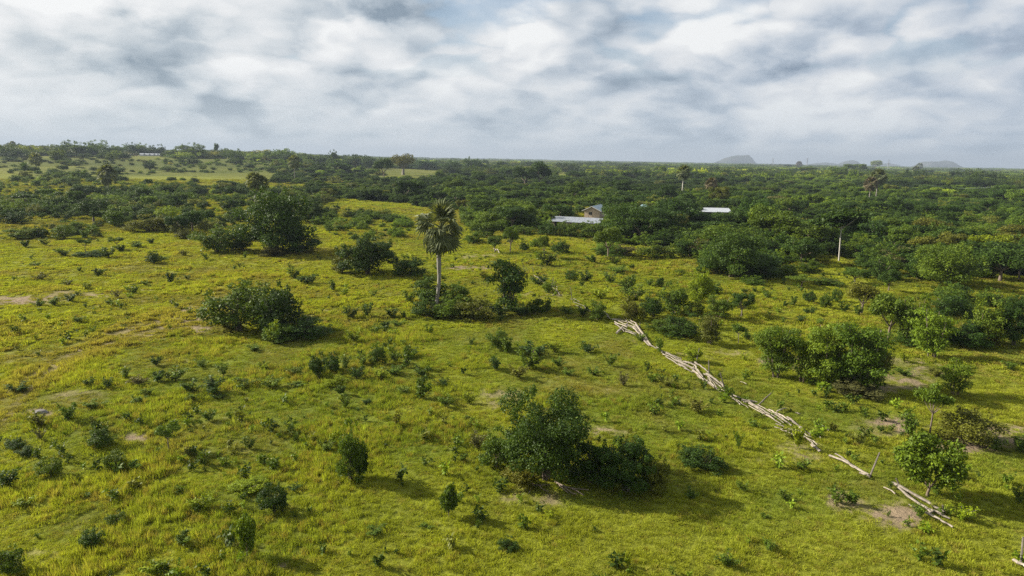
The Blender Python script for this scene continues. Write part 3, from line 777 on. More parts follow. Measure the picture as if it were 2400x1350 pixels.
def plant(kind, base, w, h, tint='mid', label=None, group=None, parts=True, rot=None, var=None, px=0):
    n = len(KIT[kind]); _cnt[kind] = _cnt.get(kind, 0) + 1
    i = (_cnt[kind] * 7 + int(abs(base[0]) * 3)) % n if var is None else var % n
    nm = NAMES[kind]; leafname = 'crown' if nm != 'shrub' else 'foliage'
    rot = random.random() * 6.283 if rot is None else rot
    if parts:
        root = empty(nm, base); root.rotation_euler.z = rot; root.scale = (w, w, h)
        a = link(leafname, crown_mesh(kind, i, tint), root); b = link('trunk' if nm != 'shrub' else 'stems', KIT[kind][i][1], root)
        objs = (a, b)
    else:
        root = link(nm, crown_mesh(kind, i, tint)); root.location = base; root.rotation_euler.z = rot; root.scale = (w, w, h); objs = (root,)
    v = .88 + .24 * random.random(); g = .94 + .12 * random.random()
    for q in objs: q.color = (v * g, v, v / g, 1)
    tag(root, label, nm, group)
    PLANTS.append(dict(o=root, b=Vector(base), w=w, h=h, kind=kind, nm=nm, tint=tint, label=label, px=px or w / max(px2m(base), 1e-6)))
    return root
def plant_px(kind, x, y, w, h, tint='mid', label=None, **k):
    b = G(x, y); s = px2m(b)
    hh = height_to(b, y - h) if h > 0 else w * s * .8
    hh = max(hh, .35)
    # a crown seen from above already fills part of its height with its own depth
    dep = math.atan2(CAM_H - b.z, math.hypot(b.x, b.y)); corr = w * s * .5 * math.sin(dep) * .7
    if kind in ('bush', 'shrub', 'hero_bush2'): hh = max(hh - corr, hh * .62)
    return plant(kind, b, w * s * (1.16 if kind != 'flat' else 1.0), hh * 1.10, tint, label, px=w, **k)

T = '''
hero_bush 1280 1122 192 208 dark |largest foreground bush, dark rounded many-stemmed mass in the open grass
bush 1165 1095 90 100 mid |pale leafy bush leaning against the left flank of the largest foreground bush
hero_bush2 1468 1150 138 140 dark |dark tangled bush joined to the right side of the largest foreground bush
bush 1385 1130 90 120 dark |low dark bush filling the gap between two big foreground bushes
bush 1530 1150 76 96 olive |olive twiggy shrub on the right shoulder of the dark tangled foreground bush
bush 1480 1100 46 100 olive |thin olive shrub spire rising behind the dark tangled foreground bush
bush 1215 1135 90 60 olive |low olive bush at the left foot of the largest foreground bush
shrub 1345 1130 70 36 mid |low broad-leaved shrub at the front foot of the largest foreground bush
bush 822 1128 70 150 mid |tall narrow bush with a sunlit left side, in mid-foreground left of centre
column 838 1122 50 70 dark |short dark shrub against the right foot of the tall narrow bush
column 1052 1212 40 72 mid |slender upright leafy sapling in the near grass below the largest bush
bush 642 1203 66 78 dark |compact dark round bush beside a wide yellow-green creeper mound
bush 582 1150 86 38 bright |wide low yellow-green creeper mound beside a compact dark bush
shrub 472 1198 50 42 bright |small vivid lime-green shrub alone in the near grass
thorn 396 1060 54 72 mid |little open-crowned tree on a thin bare stem in the left grass
bush 232 1048 60 58 dark |dark bush casting a shadow on bare soil in the left foreground
bush 272 1100 52 54 mid |leafy bush just below the dark one at left foreground
bush 118 1116 56 52 mid |olive-green shrub mass near the left edge, third row from the front
shrub 160 988 42 46 mid |upright shrub beside a flat grey rock patch at left
bush 35 1052 44 30 dark |dark creeping bush near the left edge, upper end of a slanting pair
bush 62 1068 40 26 dark |dark creeping bush near the left edge, lower end of a slanting pair
bush 18 1345 70 74 mid |big leafy bush cut by the bottom left corner
bush 216 1282 54 52 dark |larger of two dark bushes in the bottom left grass
bush 272 1232 44 38 mid |smaller of two dark bushes in the bottom left grass
column 578 1308 44 98 mid |tall loose broad-leaved weed stalk near the bottom edge
shrub 425 1278 56 38 mid |flat leafy shrub above the bottom edge, left of the tall weed stalk
shrub 370 1348 60 46 bright |bright shrub touching the bottom edge at left
bush 1192 1286 50 34 dark |little dark bush in the near grass right of centre
bush 1650 1102 98 64 dark |sprawling dark bush right of the tangled foreground bush
bush 1612 1080 50 46 mid |bright-topped lobe bush at the left end of the sprawling dark bush
shrub 1636 966 56 34 olive |spindly olive shrub in grass left of the long fence line
shrub 1705 1326 48 36 mid |small shrub low in the frame, right of centre
hero_tree 2172 1163 138 148 feather |fresh green tree with a drooping crown standing over the fallen fence at right
shrub 2128 1020 62 60 mid |small-crowned sapling on a thin stick stem above the right tree
thorn 2178 1022 76 122 mid |round-topped sapling with a dark straight stem behind the right tree
bush 2268 1036 128 90 olive |dull olive thicket bush on bare soil at the right side
feather 2238 925 72 80 feather |light feathery young tree right of the copse
hero_copse 1818 884 96 128 feather |left outer tree of the feathery copse, slim dark stems showing
feather 1880 896 76 126 feather |second tree from the left in the feathery copse
hero_copse2 1940 900 110 140 feather |middle tree of the feathery copse, with the densest shade below
hero_copse2 2008 915 142 152 feather |right, broadest tree of the feathery copse
feather 2050 905 70 96 olive |thin half-bare tree at the right end of the feathery copse
bush 1975 892 60 30 feather |low green bush in front of the feathery copse trunks
bush 2010 925 110 44 grey |dry brushwood heaped under the right end of the copse
thorn 1731 805 32 46 mid |tiny lollipop tree between the fence and the copse
shrub 1753 798 26 22 dark |dark round shrublet right of the tiny lollipop tree
bush 1625 848 46 42 bright |bright bush behind the leaning post of the fallen fence
shrub 1745 846 24 18 bright |tiny lime-green shrub between fence and copse
feather 1664 806 62 72 olive |thin see-through sapling left of the tiny lollipop tree
shrub 2252 1216 56 36 bright |bright shrub in the shade beside the nearest fallen rails
shrub 1998 1182 44 36 mid |low shrub at the edge of the large bare soil patch
shrub 2368 868 34 20 mid |
shrub 2395 1060 60 40 mid |
shrub 2330 1052 60 30 mid |
shrub 2082 862 18 16 dark |
bush 560 775 150 126 mid |left half of the twin-crowned bush in the mid-left meadow
bush 655 782 108 132 dark |right, darker half of the twin-crowned bush in the mid-left meadow
bush 600 745 130 92 mid |middle lobe of the twin-crowned bush in the mid-left meadow
bush 715 788 120 52 dark |dark low skirt trailing right from the twin-crowned bush
bush 655 800 80 50 mid |leafy low bush in front of the twin-crowned bush
shrub 640 804 34 50 bright |
bush 530 770 50 34 olive |
bush 1008 706 90 66 dark |dark bush wrapped round the foot of the central fan palm
bush 1070 708 66 54 mid |rounded bush immediately right of the palm foot
bush 1005 742 76 48 dark |low dark bush in front of the palm foot, left end
bush 1062 744 90 58 mid |olive-lit bush in front of the palm foot
bush 1108 750 92 60 olive |twiggy dark bush, right end of the thicket before the palm
shrub 958 712 34 28 mid |
feather 1188 728 98 120 dark |slender-stemmed dark tree right of the central palm
bush 1252 738 42 50 dark |upright dark bush right of the slender-stemmed tree
bush 1282 732 26 36 mid |
bush 1215 738 46 34 dark |
bush 1175 742 60 30 dark |
hero_bush2 862 642 150 98 dark |big round dark bush left of the central palm
bush 800 640 50 44 olive |pale skirt bush at the left foot of the big round dark bush
bush 962 648 80 56 dark |smaller dark bush attached to the right of the big round one
hero_ivy 645 592 160 150 dark |tall dark creeper-clad tree, largest in the left meadow
hero_bush2 730 522 90 52 dark |dark bush behind and right of the creeper-clad tree
bush 510 590 110 66 mid |broad bush at the left foot of the creeper-clad tree
bush 568 588 70 58 dark |
bush 705 595 96 54 dark |dark bush at the right foot of the creeper-clad tree
bush 640 600 60 26 grey |
shrub 400 664 28 26 dark |
shrub 440 656 14 12 dark |
shrub 230 648 32 20 mid |
shrub 205 679 22 18 bright |
shrub 186 637 14 12 mid |
shrub 95 656 30 16 olive |
shrub 160 669 26 14 olive |
shrub 85 626 26 12 mid |
shrub 165 708 30 20 dark |
shrub 128 716 32 20 mid |
shrub 92 718 28 16 mid |
shrub 275 698 20 18 grey |
shrub 314 689 24 20 dark |
shrub 340 668 16 10 mid |
shrub 185 758 30 18 mid |
shrub 255 712 16 10 dark |
shrub 365 857 30 24 dark |
shrub 475 859 36 18 mid |
shrub 525 882 32 32 mid |
shrub 295 887 30 26 mid |
bush 370 895 44 30 dark |
bush 412 892 52 30 mid |
bush 500 922 64 38 dark |
bush 450 920 50 30 mid |
shrub 575 906 54 22 mid |
shrub 210 905 30 20 mid |
shrub 255 909 26 24 dark |
shrub 325 902 40 24 grey |
shrub 325 945 36 20 mid |
shrub 40 919 50 20 dark |
shrub 222 956 46 20 mid |
shrub 95 1000 32 30 olive |
shrub 490 988 32 30 mid |
shrub 450 937 28 16 mid |
shrub 345 928 26 18 mid |
shrub 510 934 34 12 dark |
shrub 690 652 30 24 mid |
shrub 722 665 50 22 dark |
shrub 780 682 26 26 mid |
shrub 808 696 22 24 bright |
bush 823 746 34 28 dark |
shrub 862 743 26 32 dark |
bush 918 746 28 26 dark |
shrub 905 767 26 16 dark |
shrub 932 762 34 12 mid |
shrub 880 786 24 24 mid |
shrub 830 803 36 32 bright |
shrub 948 746 18 18 mid |
shrub 1005 787 22 24 mid |
bush 745 884 44 64 dark |tall dark left bush of a cluster in the centre-left meadow
bush 780 872 40 50 dark |second dark bush of the centre-left cluster
bush 810 866 34 32 mid |
bush 885 853 42 50 mid |upright bush above the centre-left cluster
shrub 850 856 30 26 mid |
bush 952 862 44 54 mid |
shrub 925 850 26 26 mid |
shrub 920 836 24 28 mid |
bush 965 838 40 24 dark |
shrub 835 888 36 32 dark |
shrub 890 888 40 26 bright |
bush 920 878 44 24 mid |
shrub 985 935 60 58 mid |
bush 988 882 44 28 mid |
shrub 1035 907 34 24 dark |
shrub 945 924 34 22 mid |
shrub 1045 953 36 28 mid |
shrub 1100 946 32 26 bright |
bush 862 948 30 13 dark |
shrub 810 957 28 34 mid |
bush 792 906 54 30 bright |yellow-green bush below the centre-left cluster
shrub 640 908 48 24 mid |
shrub 690 878 34 20 mid |
shrub 615 866 30 16 bright |
shrub 800 925 34 26 mid |
shrub 700 905 40 12 mid |
shrub 595 820 40 14 mid |
shrub 650 806 30 16 dark |
bush 1168 818 56 52 mid |leafy bush at the left end of the centre cluster
shrub 1190 828 46 40 mid |
shrub 1160 866 40 32 dark |
bush 1240 866 60 44 mid |
shrub 1250 830 70 30 dark |
shrub 1300 826 34 28 bright |
bush 1378 826 40 24 dark |
shrub 1430 858 34 32 mid |
shrub 1310 860 34 22 mid |
shrub 1215 885 50 32 olive |
shrub 1390 880 34 18 mid |
shrub 1462 905 26 30 grey |
shrub 1560 905 36 22 olive |
shrub 1330 880 30 18 mid |
shrub 930 1000 24 34 olive |
shrub 1120 1055 40 44 grey |
shrub 1100 985 24 10 dark |
shrub 765 1058 40 30 mid |
shrub 780 1045 30 40 bright |
shrub 860 945 20 10 dark |
shrub 640 1095 26 24 mid |
shrub 585 1052 30 30 mid |
shrub 440 1068 34 22 olive |
shrub 310 1104 44 28 mid |
shrub 95 1030 26 26 grey |
shrub 10 1150 60 50 dark |
shrub 60 1185 46 22 bright |
shrub 290 1255 26 14 bright |
shrub 690 1150 30 16 dark |
shrub 1085 1080 26 20 mid |
shrub 1000 1240 30 14 mid |
shrub 880 1250 50 20 mid |
shrub 1290 1215 26 18 bright |
shrub 1470 1330 16 30 bright |
shrub 1620 1170 30 26 mid |
shrub 1740 1150 30 24 mid |
shrub 1730 1050 22 38 mid |
shrub 1840 1172 30 24 mid |
shrub 1790 1215 28 14 mid |
shrub 1870 1050 34 56 bright |bright young shrub growing up through the fallen rails
shrub 1800 1290 34 30 mid |
shrub 1500 800 26 20 mid |
shrub 1545 830 22 36 mid |
shrub 2155 1216 34 30 mid |
shrub 2000 1030 30 16 olive |
shrub 1950 1010 24 20 olive |
shrub 2390 1180 40 44 mid |
shrub 2120 880 40 18 mid |
shrub 2190 880 50 22 olive |
bush 2120 850 26 22 bright |
bush 1480 752 60 62 olive |brownish bush behind the top end of the long fence
bush 1530 745 64 62 dark |dark upright bush behind the top end of the long fence
bush 1578 735 70 78 mid |tall leafy bush in the hedge behind the fence
bush 1600 790 100 64 dark |large dark bush at the lower right of the hedge behind the fence
bush 1548 778 70 34 mid |
bush 1400 750 44 46 mid |shaded bush right over the gap between two fence pieces
shrub 1365 742 30 26 dark |
shrub 1330 738 30 22 mid |
bush 1640 712 64 90 bright |vivid yellow-green tall bush in front of the thorny dark tree
bush 1622 740 50 40 mid |
feather 1686 748 60 56 mid |
tree 1738 742 50 54 dark |
shrub 1660 770 40 34 mid |
shrub 1797 702 26 26 mid |
shrub 1838 720 18 16 dark |
shrub 1858 716 26 24 mid |
bush 1896 710 28 34 dark |
bush 1935 722 30 40 mid |
bush 1960 708 24 36 dark |
shrub 1978 732 24 24 dark |
tree 2018 736 76 72 olive |thin olive tree left of the right-hand grove
shrub 1897 738 34 18 dark |
shrub 1875 756 34 16 dark |
shrub 1920 764 26 18 mid |
shrub 1745 688 18 12 dark |
shrub 1770 686 18 12 dark |
shrub 2010 740 22 22 dark |
tree 2080 800 90 112 mid |leftmost tree of the right-hand grove
feather 2130 806 80 118 feather |feathery tree second from left in the right-hand grove
feather 2182 838 96 118 feather |light yellow-green tree on two thin pale trunks before the grove
bush 2225 745 90 68 dark |dark domed crown behind the two-trunked light tree
bush 2262 810 100 62 dark |
bush 2300 805 90 110 mid |
hero_bush2 2375 808 96 118 dark |big dark bush at the right edge of the frame, end of the grove
bush 2130 808 90 40 dark |
bush 2200 800 80 50 dark |
bush 2330 812 60 50 olive |
shrub 1372 660 34 22 dark |
bush 1340 656 32 24 dark |
shrub 1430 664 40 24 mid |
shrub 1447 640 44 18 mid |
shrub 1470 686 50 40 mid |
bush 1545 672 20 28 dark |
shrub 1522 670 22 18 mid |
shrub 1482 630 18 12 dark |
shrub 1440 620 34 22 mid |
shrub 1390 618 36 22 mid |
shrub 1282 622 50 32 mid |
shrub 1408 700 50 26 bright |
shrub 1485 705 60 34 mid |
shrub 1395 722 26 18 mid |
shrub 1262 668 44 22 dark |
bush 1285 686 34 32 mid |
shrub 1108 668 12 10 dark |
shrub 1130 650 22 14 olive |
bush 360 618 36 32 dark |
shrub 382 612 24 12 mid |
shrub 150 600 34 18 dark |
bush 215 602 70 18 dark |
shrub 255 604 40 26 mid |
shrub 285 592 26 20 dark |
thorn 200 592 30 34 mid |
thorn 275 586 34 32 mid |
shrub 320 580 40 14 mid |
shrub 355 572 20 14 dark |
shrub 484 610 18 16 mid |
shrub 430 600 24 14 olive |
shrub 575 606 14 16 mid |
bush 35 524 74 36 dark |
bush 45 560 70 30 mid |
bush 95 558 44 30 dark |
shrub 60 580 26 18 dark |
shrub 105 575 24 16 mid |
bush 150 560 50 34 mid |
shrub 200 560 30 22 mid |
thorn 60 486 54 34 dark |spreading small tree standing in the left edge of the left thicket
bush 130 494 60 38 dark |round dark bush, left one of a pair in the left thicket
bush 190 494 64 38 dark |round dark bush, right one of a pair in the left thicket
bush 272 530 70 48 mid |rounded tall bush at the front of the left thicket
bush 350 542 110 42 olive |pale arching twiggy bush on the front edge of the left thicket
bush 395 518 60 36 bright |yellow-topped bush in the middle of the left thicket
bush 170 545 70 30 mid |
bush 430 560 40 26 olive |
bush 1140 556 70 50 mid |leafy bush mass right of the palm crown
bush 1150 524 90 36 dark |
tree 1160 592 38 38 mid |small round tree on bare soil right of the palm
tree 1196 590 36 60 mid |slim young tree by the bare soil, right of the small round tree
bush 1230 588 26 24 dark |
bush 1110 570 50 30 mid |
bush 1100 500 50 24 mid |
tree 1275 606 28 56 mid |
bush 1312 594 44 36 dark |
tree 1425 606 60 76 mid |young tree on a single stem, in front of the farm shed thicket
bush 1465 600 60 30 grey |
bush 1540 604 90 42 mid |
hero_ivy 1474 560 120 86 dark |left half of the great spreading tree hiding the farmhouse
hero_ivy 1545 562 110 78 dark |right half of the great spreading tree beside the farmhouse
bush 1335 552 60 38 mid |bush screening the front of the long white shed, left part
bush 1388 555 70 40 mid |bush screening the front of the long white shed, right part
bush 1285 552 50 34 dark |bush beside the left end of the long white shed
bush 1256 529 30 20 dark |dark shrub hiding the gap in the long white shed roof
bush 1230 550 50 24 mid |
hero_bush2 1640 570 76 42 mid |big rounded bush before the short right-hand shed
tree 1600 550 60 44 dark |
tree 1776 522 84 62 dark |dark tree at the right end of the short shed
hero_ivy 1716 650 130 112 dark |thorny dark tree with a bare white branch, centre right
bush 1660 690 56 36 dark |
bush 1790 656 64 46 dark |
bush 1842 652 54 40 mid |
bush 1760 668 60 26 mid |
thorn 1878 674 64 28 mid |small flat-topped sapling in the open strip at centre right
bush 1940 668 70 22 mid |
tree 2004 664 64 38 mid |
tree 2082 684 48 52 dark |dark small tree on its own in the right-hand grass strip
hero_ivy 2220 668 134 98 mid |great olive creeper-covered tree at right, behind the grass strip
bush 2150 655 60 50 dark |
bush 2295 650 70 50 dark |
bush 2330 630 80 60 dark |
tree 2388 655 56 70 bright |
bush 1820 600 100 60 dark |
bush 1896 640 60 36 mid |
flat 1966 612 122 112 dark |tall tree on a single pale straight trunk, flat dark crown, right of centre
bush 2035 600 80 50 mid |
bush 2110 540 80 34 dark |
tree 2385 490 60 50 mid |
bush 1850 540 40 30 mid |
baobab 945 410 54 50 olive |large pale-trunked baobab standing alone in the far field
tree 900 420 44 50 dark |dark flat-layered tree left of the baobab
wood 640 404 37 15 dark |
bush 668 404 28 16 dark |
wood 795 408 63 34 dark |
wood 750 410 52 30 dark |
bush 845 422 26 14 dark |
wood 425 386 18 17 dark |
wood 452 386 27 17 dark |
bush 465 384 16 10 mid |
bush 352 398 34 20 dark |
bush 475 398 18 14 mid |
bush 500 398 20 8 mid |
bush 553 386 34 18 dark |
bush 585 394 30 12 dark |
bush 392 402 34 14 mid |
bush 423 405 18 10 dark |
bush 388 384 10 14 mid |
bush 507 382 8 6 mid |
wood 35 366 25 13 dark |
wood 64 368 31 13 dark |
bush 20 378 44 12 dark |
bush 150 386 34 14 mid |
bush 180 388 30 12 mid |
bush 220 400 24 10 dark |
wood 270 406 48 18 dark |
tree 1350 425 44 26 dark |
tree 1265 440 50 60 dark |
tree 1230 440 60 50 dark |
tree 1190 420 40 26 dark |
bush 1430 412 30 14 dark |
wood 446 370 67 36 mid |broad hazy tree on the ridge right of the village
tree 508 358 12 22 dark |small lone tree standing up on the skyline at left
wood 165 365 42 36 mid |
wood 190 366 56 32 mid |
wood 235 365 63 36 mid |tallest rounded tree on the skyline left of the village
wood 210 366 46 29 dark |
wood 262 366 48 25 dark |
wood 284 363 42 25 mid |
wood 312 359 42 25 dark |
wood 334 359 42 24 mid |
wood 376 361 27 22 dark |
wood 358 359 29 18 dark |
wood 143 367 35 27 mid |
bush 165 368 60 12 dark |
wood 425 366 31 15 dark |
wood 478 368 25 12 dark |
wood 590 374 18 18 dark |
wood 618 374 25 20 dark |
wood 680 384 48 29 dark |
wood 720 384 42 24 dark |
wood 760 388 42 25 dark |
wood 782 388 29 37 dark |
wood 830 392 46 30 dark |
wood 865 394 35 29 dark |
wood 660 382 27 18 dark |
wood 560 374 23 13 dark |
wood 1000 398 63 25 dark |
wood 1060 402 52 25 dark |
wood 1105 404 42 37 dark |
wood 1130 406 37 29 dark |
wood 1160 408 42 22 dark |
tree 2052 398 30 22 bright |
tree 2000 410 50 26 mid |
tree 1890 412 40 24 mid |
thorn 1960 420 40 30 mid |
'''
for row in T.strip().split('\n'):
    a, _, lab = row.partition('|'); f = a.split()
    if len(f) != 6: print('ROW?', row); continue
    if f[0] == 'bush' and not lab.strip() and float(f[2]) > 740 and float(f[3]) < 66: f[0] = 'shrub'
    plant_px(f[0], *map(float, f[1:5]), f[5], lab.strip() or None, parts=float(f[3]) > 24 or f[0] in ('flat', 'baobab'))
# ---------------------------------------------------------------- palms
def palms():
    r = np.random.default_rng(41)
    green = [fan_leaf(r, st, False).mesh('frond_leaf', M_FROND) for st in (.6, .2, 0, .1)]
    dead = [fan_leaf(r, 0, True, 14, .55, 80).mesh('dead_frond_leaf', M_DEADF) for _ in range(2)]
    # the central palm, every leaf its own part
    b = G(1022, 712); s = px2m(b); D = depth(b)
    H = height_to(b, 536)          # crown heart
    root = empty('fan_palm', b); tag(root, 'tall fan palm with grey trunk and hanging dead leaves, centre of the meadow', 'palm')
    t = np.linspace(0, 1, 14); lean = 0.75
    tr = MB(); pts = np.c_[lean * t + .16 * np.sin(t * 6.0), .1 * np.sin(t * 3), t * (H - .3) - .1]
    rad = .24 - .06 * t + .10 * np.exp(-((t - .62) / .16) ** 2) - .03 * t ** 3
    rad[0] += .08; rad[-1] = .22
    tr.tube(pts, rad, 14); link('trunk', tr.mesh('palm_trunk', M_PALM, True), root)
    top = pts[-1] + np.array([0, 0, .15]); rr = np.random.default_rng(8)
    n = 30
    for i in range(n):
        q = i / n; az = i * 2.399 + rr.normal() * .15
        el = math.radians(84 - 145 * q ** .9 + rr.normal() * 12)
        L_ = (2.7 + 1.5 * rr.random()) * (1.0 - .06 * (q > .8))
        o = link('frond', green[(0 if q < .2 else 1 if q < .45 else 2 + i % 2)], root)
        o.matrix_local = Matrix.Translation(Vector(top) + Vector((0, 0, .5 * (1 - q)))) @ Matrix.Rotation(az, 4, 'Z') @ Matrix.Rotation(-el, 4, 'Y') @ Matrix.Rotation(rr.normal() * .5, 4, 'X') @ Matrix.Diagonal((L_, L_, L_, 1))
    for i in range(13):
        az = i * 2.1 + rr.normal() * .3; el = math.radians(-58 - 26 * rr.random()); L_ = 1.8 + .9 * rr.random()
        o = link('dead_frond', dead[i % 2], root); o['label'] = 'brown dead leaf hanging down the trunk'
        o.matrix_local = Matrix.Translation(Vector(top) + Vector((0, 0, -.2 - .3 * rr.random()))) @ Matrix.Rotation(az, 4, 'Z') @ Matrix.Rotation(-el, 4, 'Y') @ Matrix.Diagonal((L_, L_ * .8, L_, 1))
    fb = MB()
    for i in range(30):
        a = rr.random() * 6.28; q = rr.random() ** .5 * .5
        c = top + np.array([math.cos(a) * (.35 + q * .5), math.sin(a) * (.35 + q * .5), -.5 - rr.random() * 1.0])
        fb.tube([c - [0, 0, .13], c, c + [0, 0, .13]], [.06, .14, .06], 6)
    o = link('fruit_cluster', fb.mesh('fruit_cluster', M_DEADF, True), root); o['label'] = 'brown bunch of round fruit under the leaves'
    PLANTS.append(dict(o=root, b=b, w=4, h=H, kind='palm', nm='palm', tint='mid', label='x', px=130))
    # far palms share one joined crown
    cr = MB()
    rr = np.random.default_rng(12)
    for i in range(34):
        q = i / 34; lf = fan_leaf(rr, .6 * (1 - q), q > .82, 11, .5, 105)
        M = euler_mat(math.radians(85 - 145 * q), i * 2.4, rr.normal() * .4)
        for V, F, A in ((np.concatenate(lf.V), np.concatenate(lf.F3), np.concatenate(lf.a3)),): cr.add(V @ M.T, F, A)
        if lf.F4: cr.add(np.concatenate(lf.V) @ M.T, np.concatenate(lf.F4), .4)
    crm = cr.mesh('fan_palm_crown', M_FROND)
    crd = crm.copy(); crd.materials.clear(); crd.materials.append(leaf_mat('dry_frond', (.07, .055, .03), (.12, .10, .05), (.20, .17, .09), .15))
    st = MB(); st.tube([(0, 0, -.02), (.01, 0, .5), (.015, 0, 1)], [.030, .036, .024], 8); stm = st.mesh('fan_palm_trunk', M_PALM, True); stp = stm.copy(); stp.materials.clear(); stp.materials.append(M_PALE)
    F = [(600, 515, 425, 24, 'fan palm sticking up behind the creeper-clad tree, left one of two', 0), (617, 515, 430, 20, 'fan palm sticking up behind the creeper-clad tree, right one of two', 0),
         (255, 455, 410, 26, 'fan palm with a brownish crown over the left thicket', 0), (691, 428, 380, 18, 'thin-trunked fan palm in front of the far tree belt', 0),
         (86, 404, 374, 17, 'dark fan palm near the left edge below the skyline wood', 0), (1598, 462, 405, 20, 'fan palm with a long bare pale trunk above the dark bush belt', 1),
         (1664, 470, 432, 17, 'short fan palm with dry reddish leaves right of the bare-trunked palm', 2), (2036, 474, 432, 19, 'fan palm with dry hanging leaves and a white trunk at right', 2),
         (2052, 470, 416, 22, 'dark crowned fan palm, right rear of the palm pair at right', 0), (1872, 395, 386, 9, 'tiny reddish palm in the far bright belt, left one', 2), (2154, 400, 390, 9, 'tiny fan palm silhouetted before the flat-topped far hill', 0),
         (2145, 410, 398, 10, 'small palm in the far pale field below the flat-topped hill', 0), (250, 445, 424, 14, 'small palm tucked against the left thicket palm', 0), (30, 345, 338, 8, 'spreading palm-like tree breaking the hazy skyline at far left', 0)]
    for (x, yb, yc, cw, lab, mode) in F:
        b = G(x, yb); s = px2m(b); h = height_to(b, yc); root = empty('fan_palm', b); tag(root, lab, 'palm', 'fan palms beyond the meadow')
        a = link('trunk', stp if mode == 1 else stm, root); a.scale = (max(h, 4) * .9,) * 2 + (h,)
        c = link('crown', crd if mode == 2 else crm, root); c.location = (h * .015, 0, h); q = cw * s; c.scale = (q, q, q * 1.05); c.rotation_euler.z = random.random() * 6
        a.scale[0] = a.scale[1] = max(h * .6, .24 / .03)
        PLANTS.append(dict(o=root, b=b, w=q * 2, h=h, kind='palm', nm='palm', tint='mid', label=lab, px=cw * 2))
    # oil palms, feather leaves
    rr = np.random.default_rng(3); om = MB()
    for i in range(26):
        q = i / 26; lf = feather_leaf(rr); M = euler_mat(math.radians(70 - 85 * q), i * 2.4, 0)
        V = np.concatenate(lf.V) @ M.T; om.add(V, np.concatenate(lf.F3), .35); om.add(V, np.concatenate(lf.F4), .35)
    omm = om.mesh('oil_palm_crown', LEAF['dark'])
    for (x, yb, yc, cw, lab) in ((2100, 512, 492, 34, 'low oil palm with long arching dark fronds among the right bushes'), (2005, 480, 462, 18, 'small oil palm left of the white-trunked palm'), (60, 415, 400, 22, 'feathery palm clump left of the dark edge palm')):
        b = G(x, yb); s = px2m(b); h = height_to(b, yc); root = empty('oil_palm', b); tag(root, lab, 'palm', 'oil palms')
        a = link('trunk', stm, root); a.scale = (8, 8, h); c = link('crown', omm, root); c.location = (0, 0, h * .95); c.scale = (cw * s,) * 3
        PLANTS.append(dict(o=root, b=b, w=cw * s, h=h, kind='palm', nm='palm', tint='dark', label=lab, px=cw * 2))
palms()

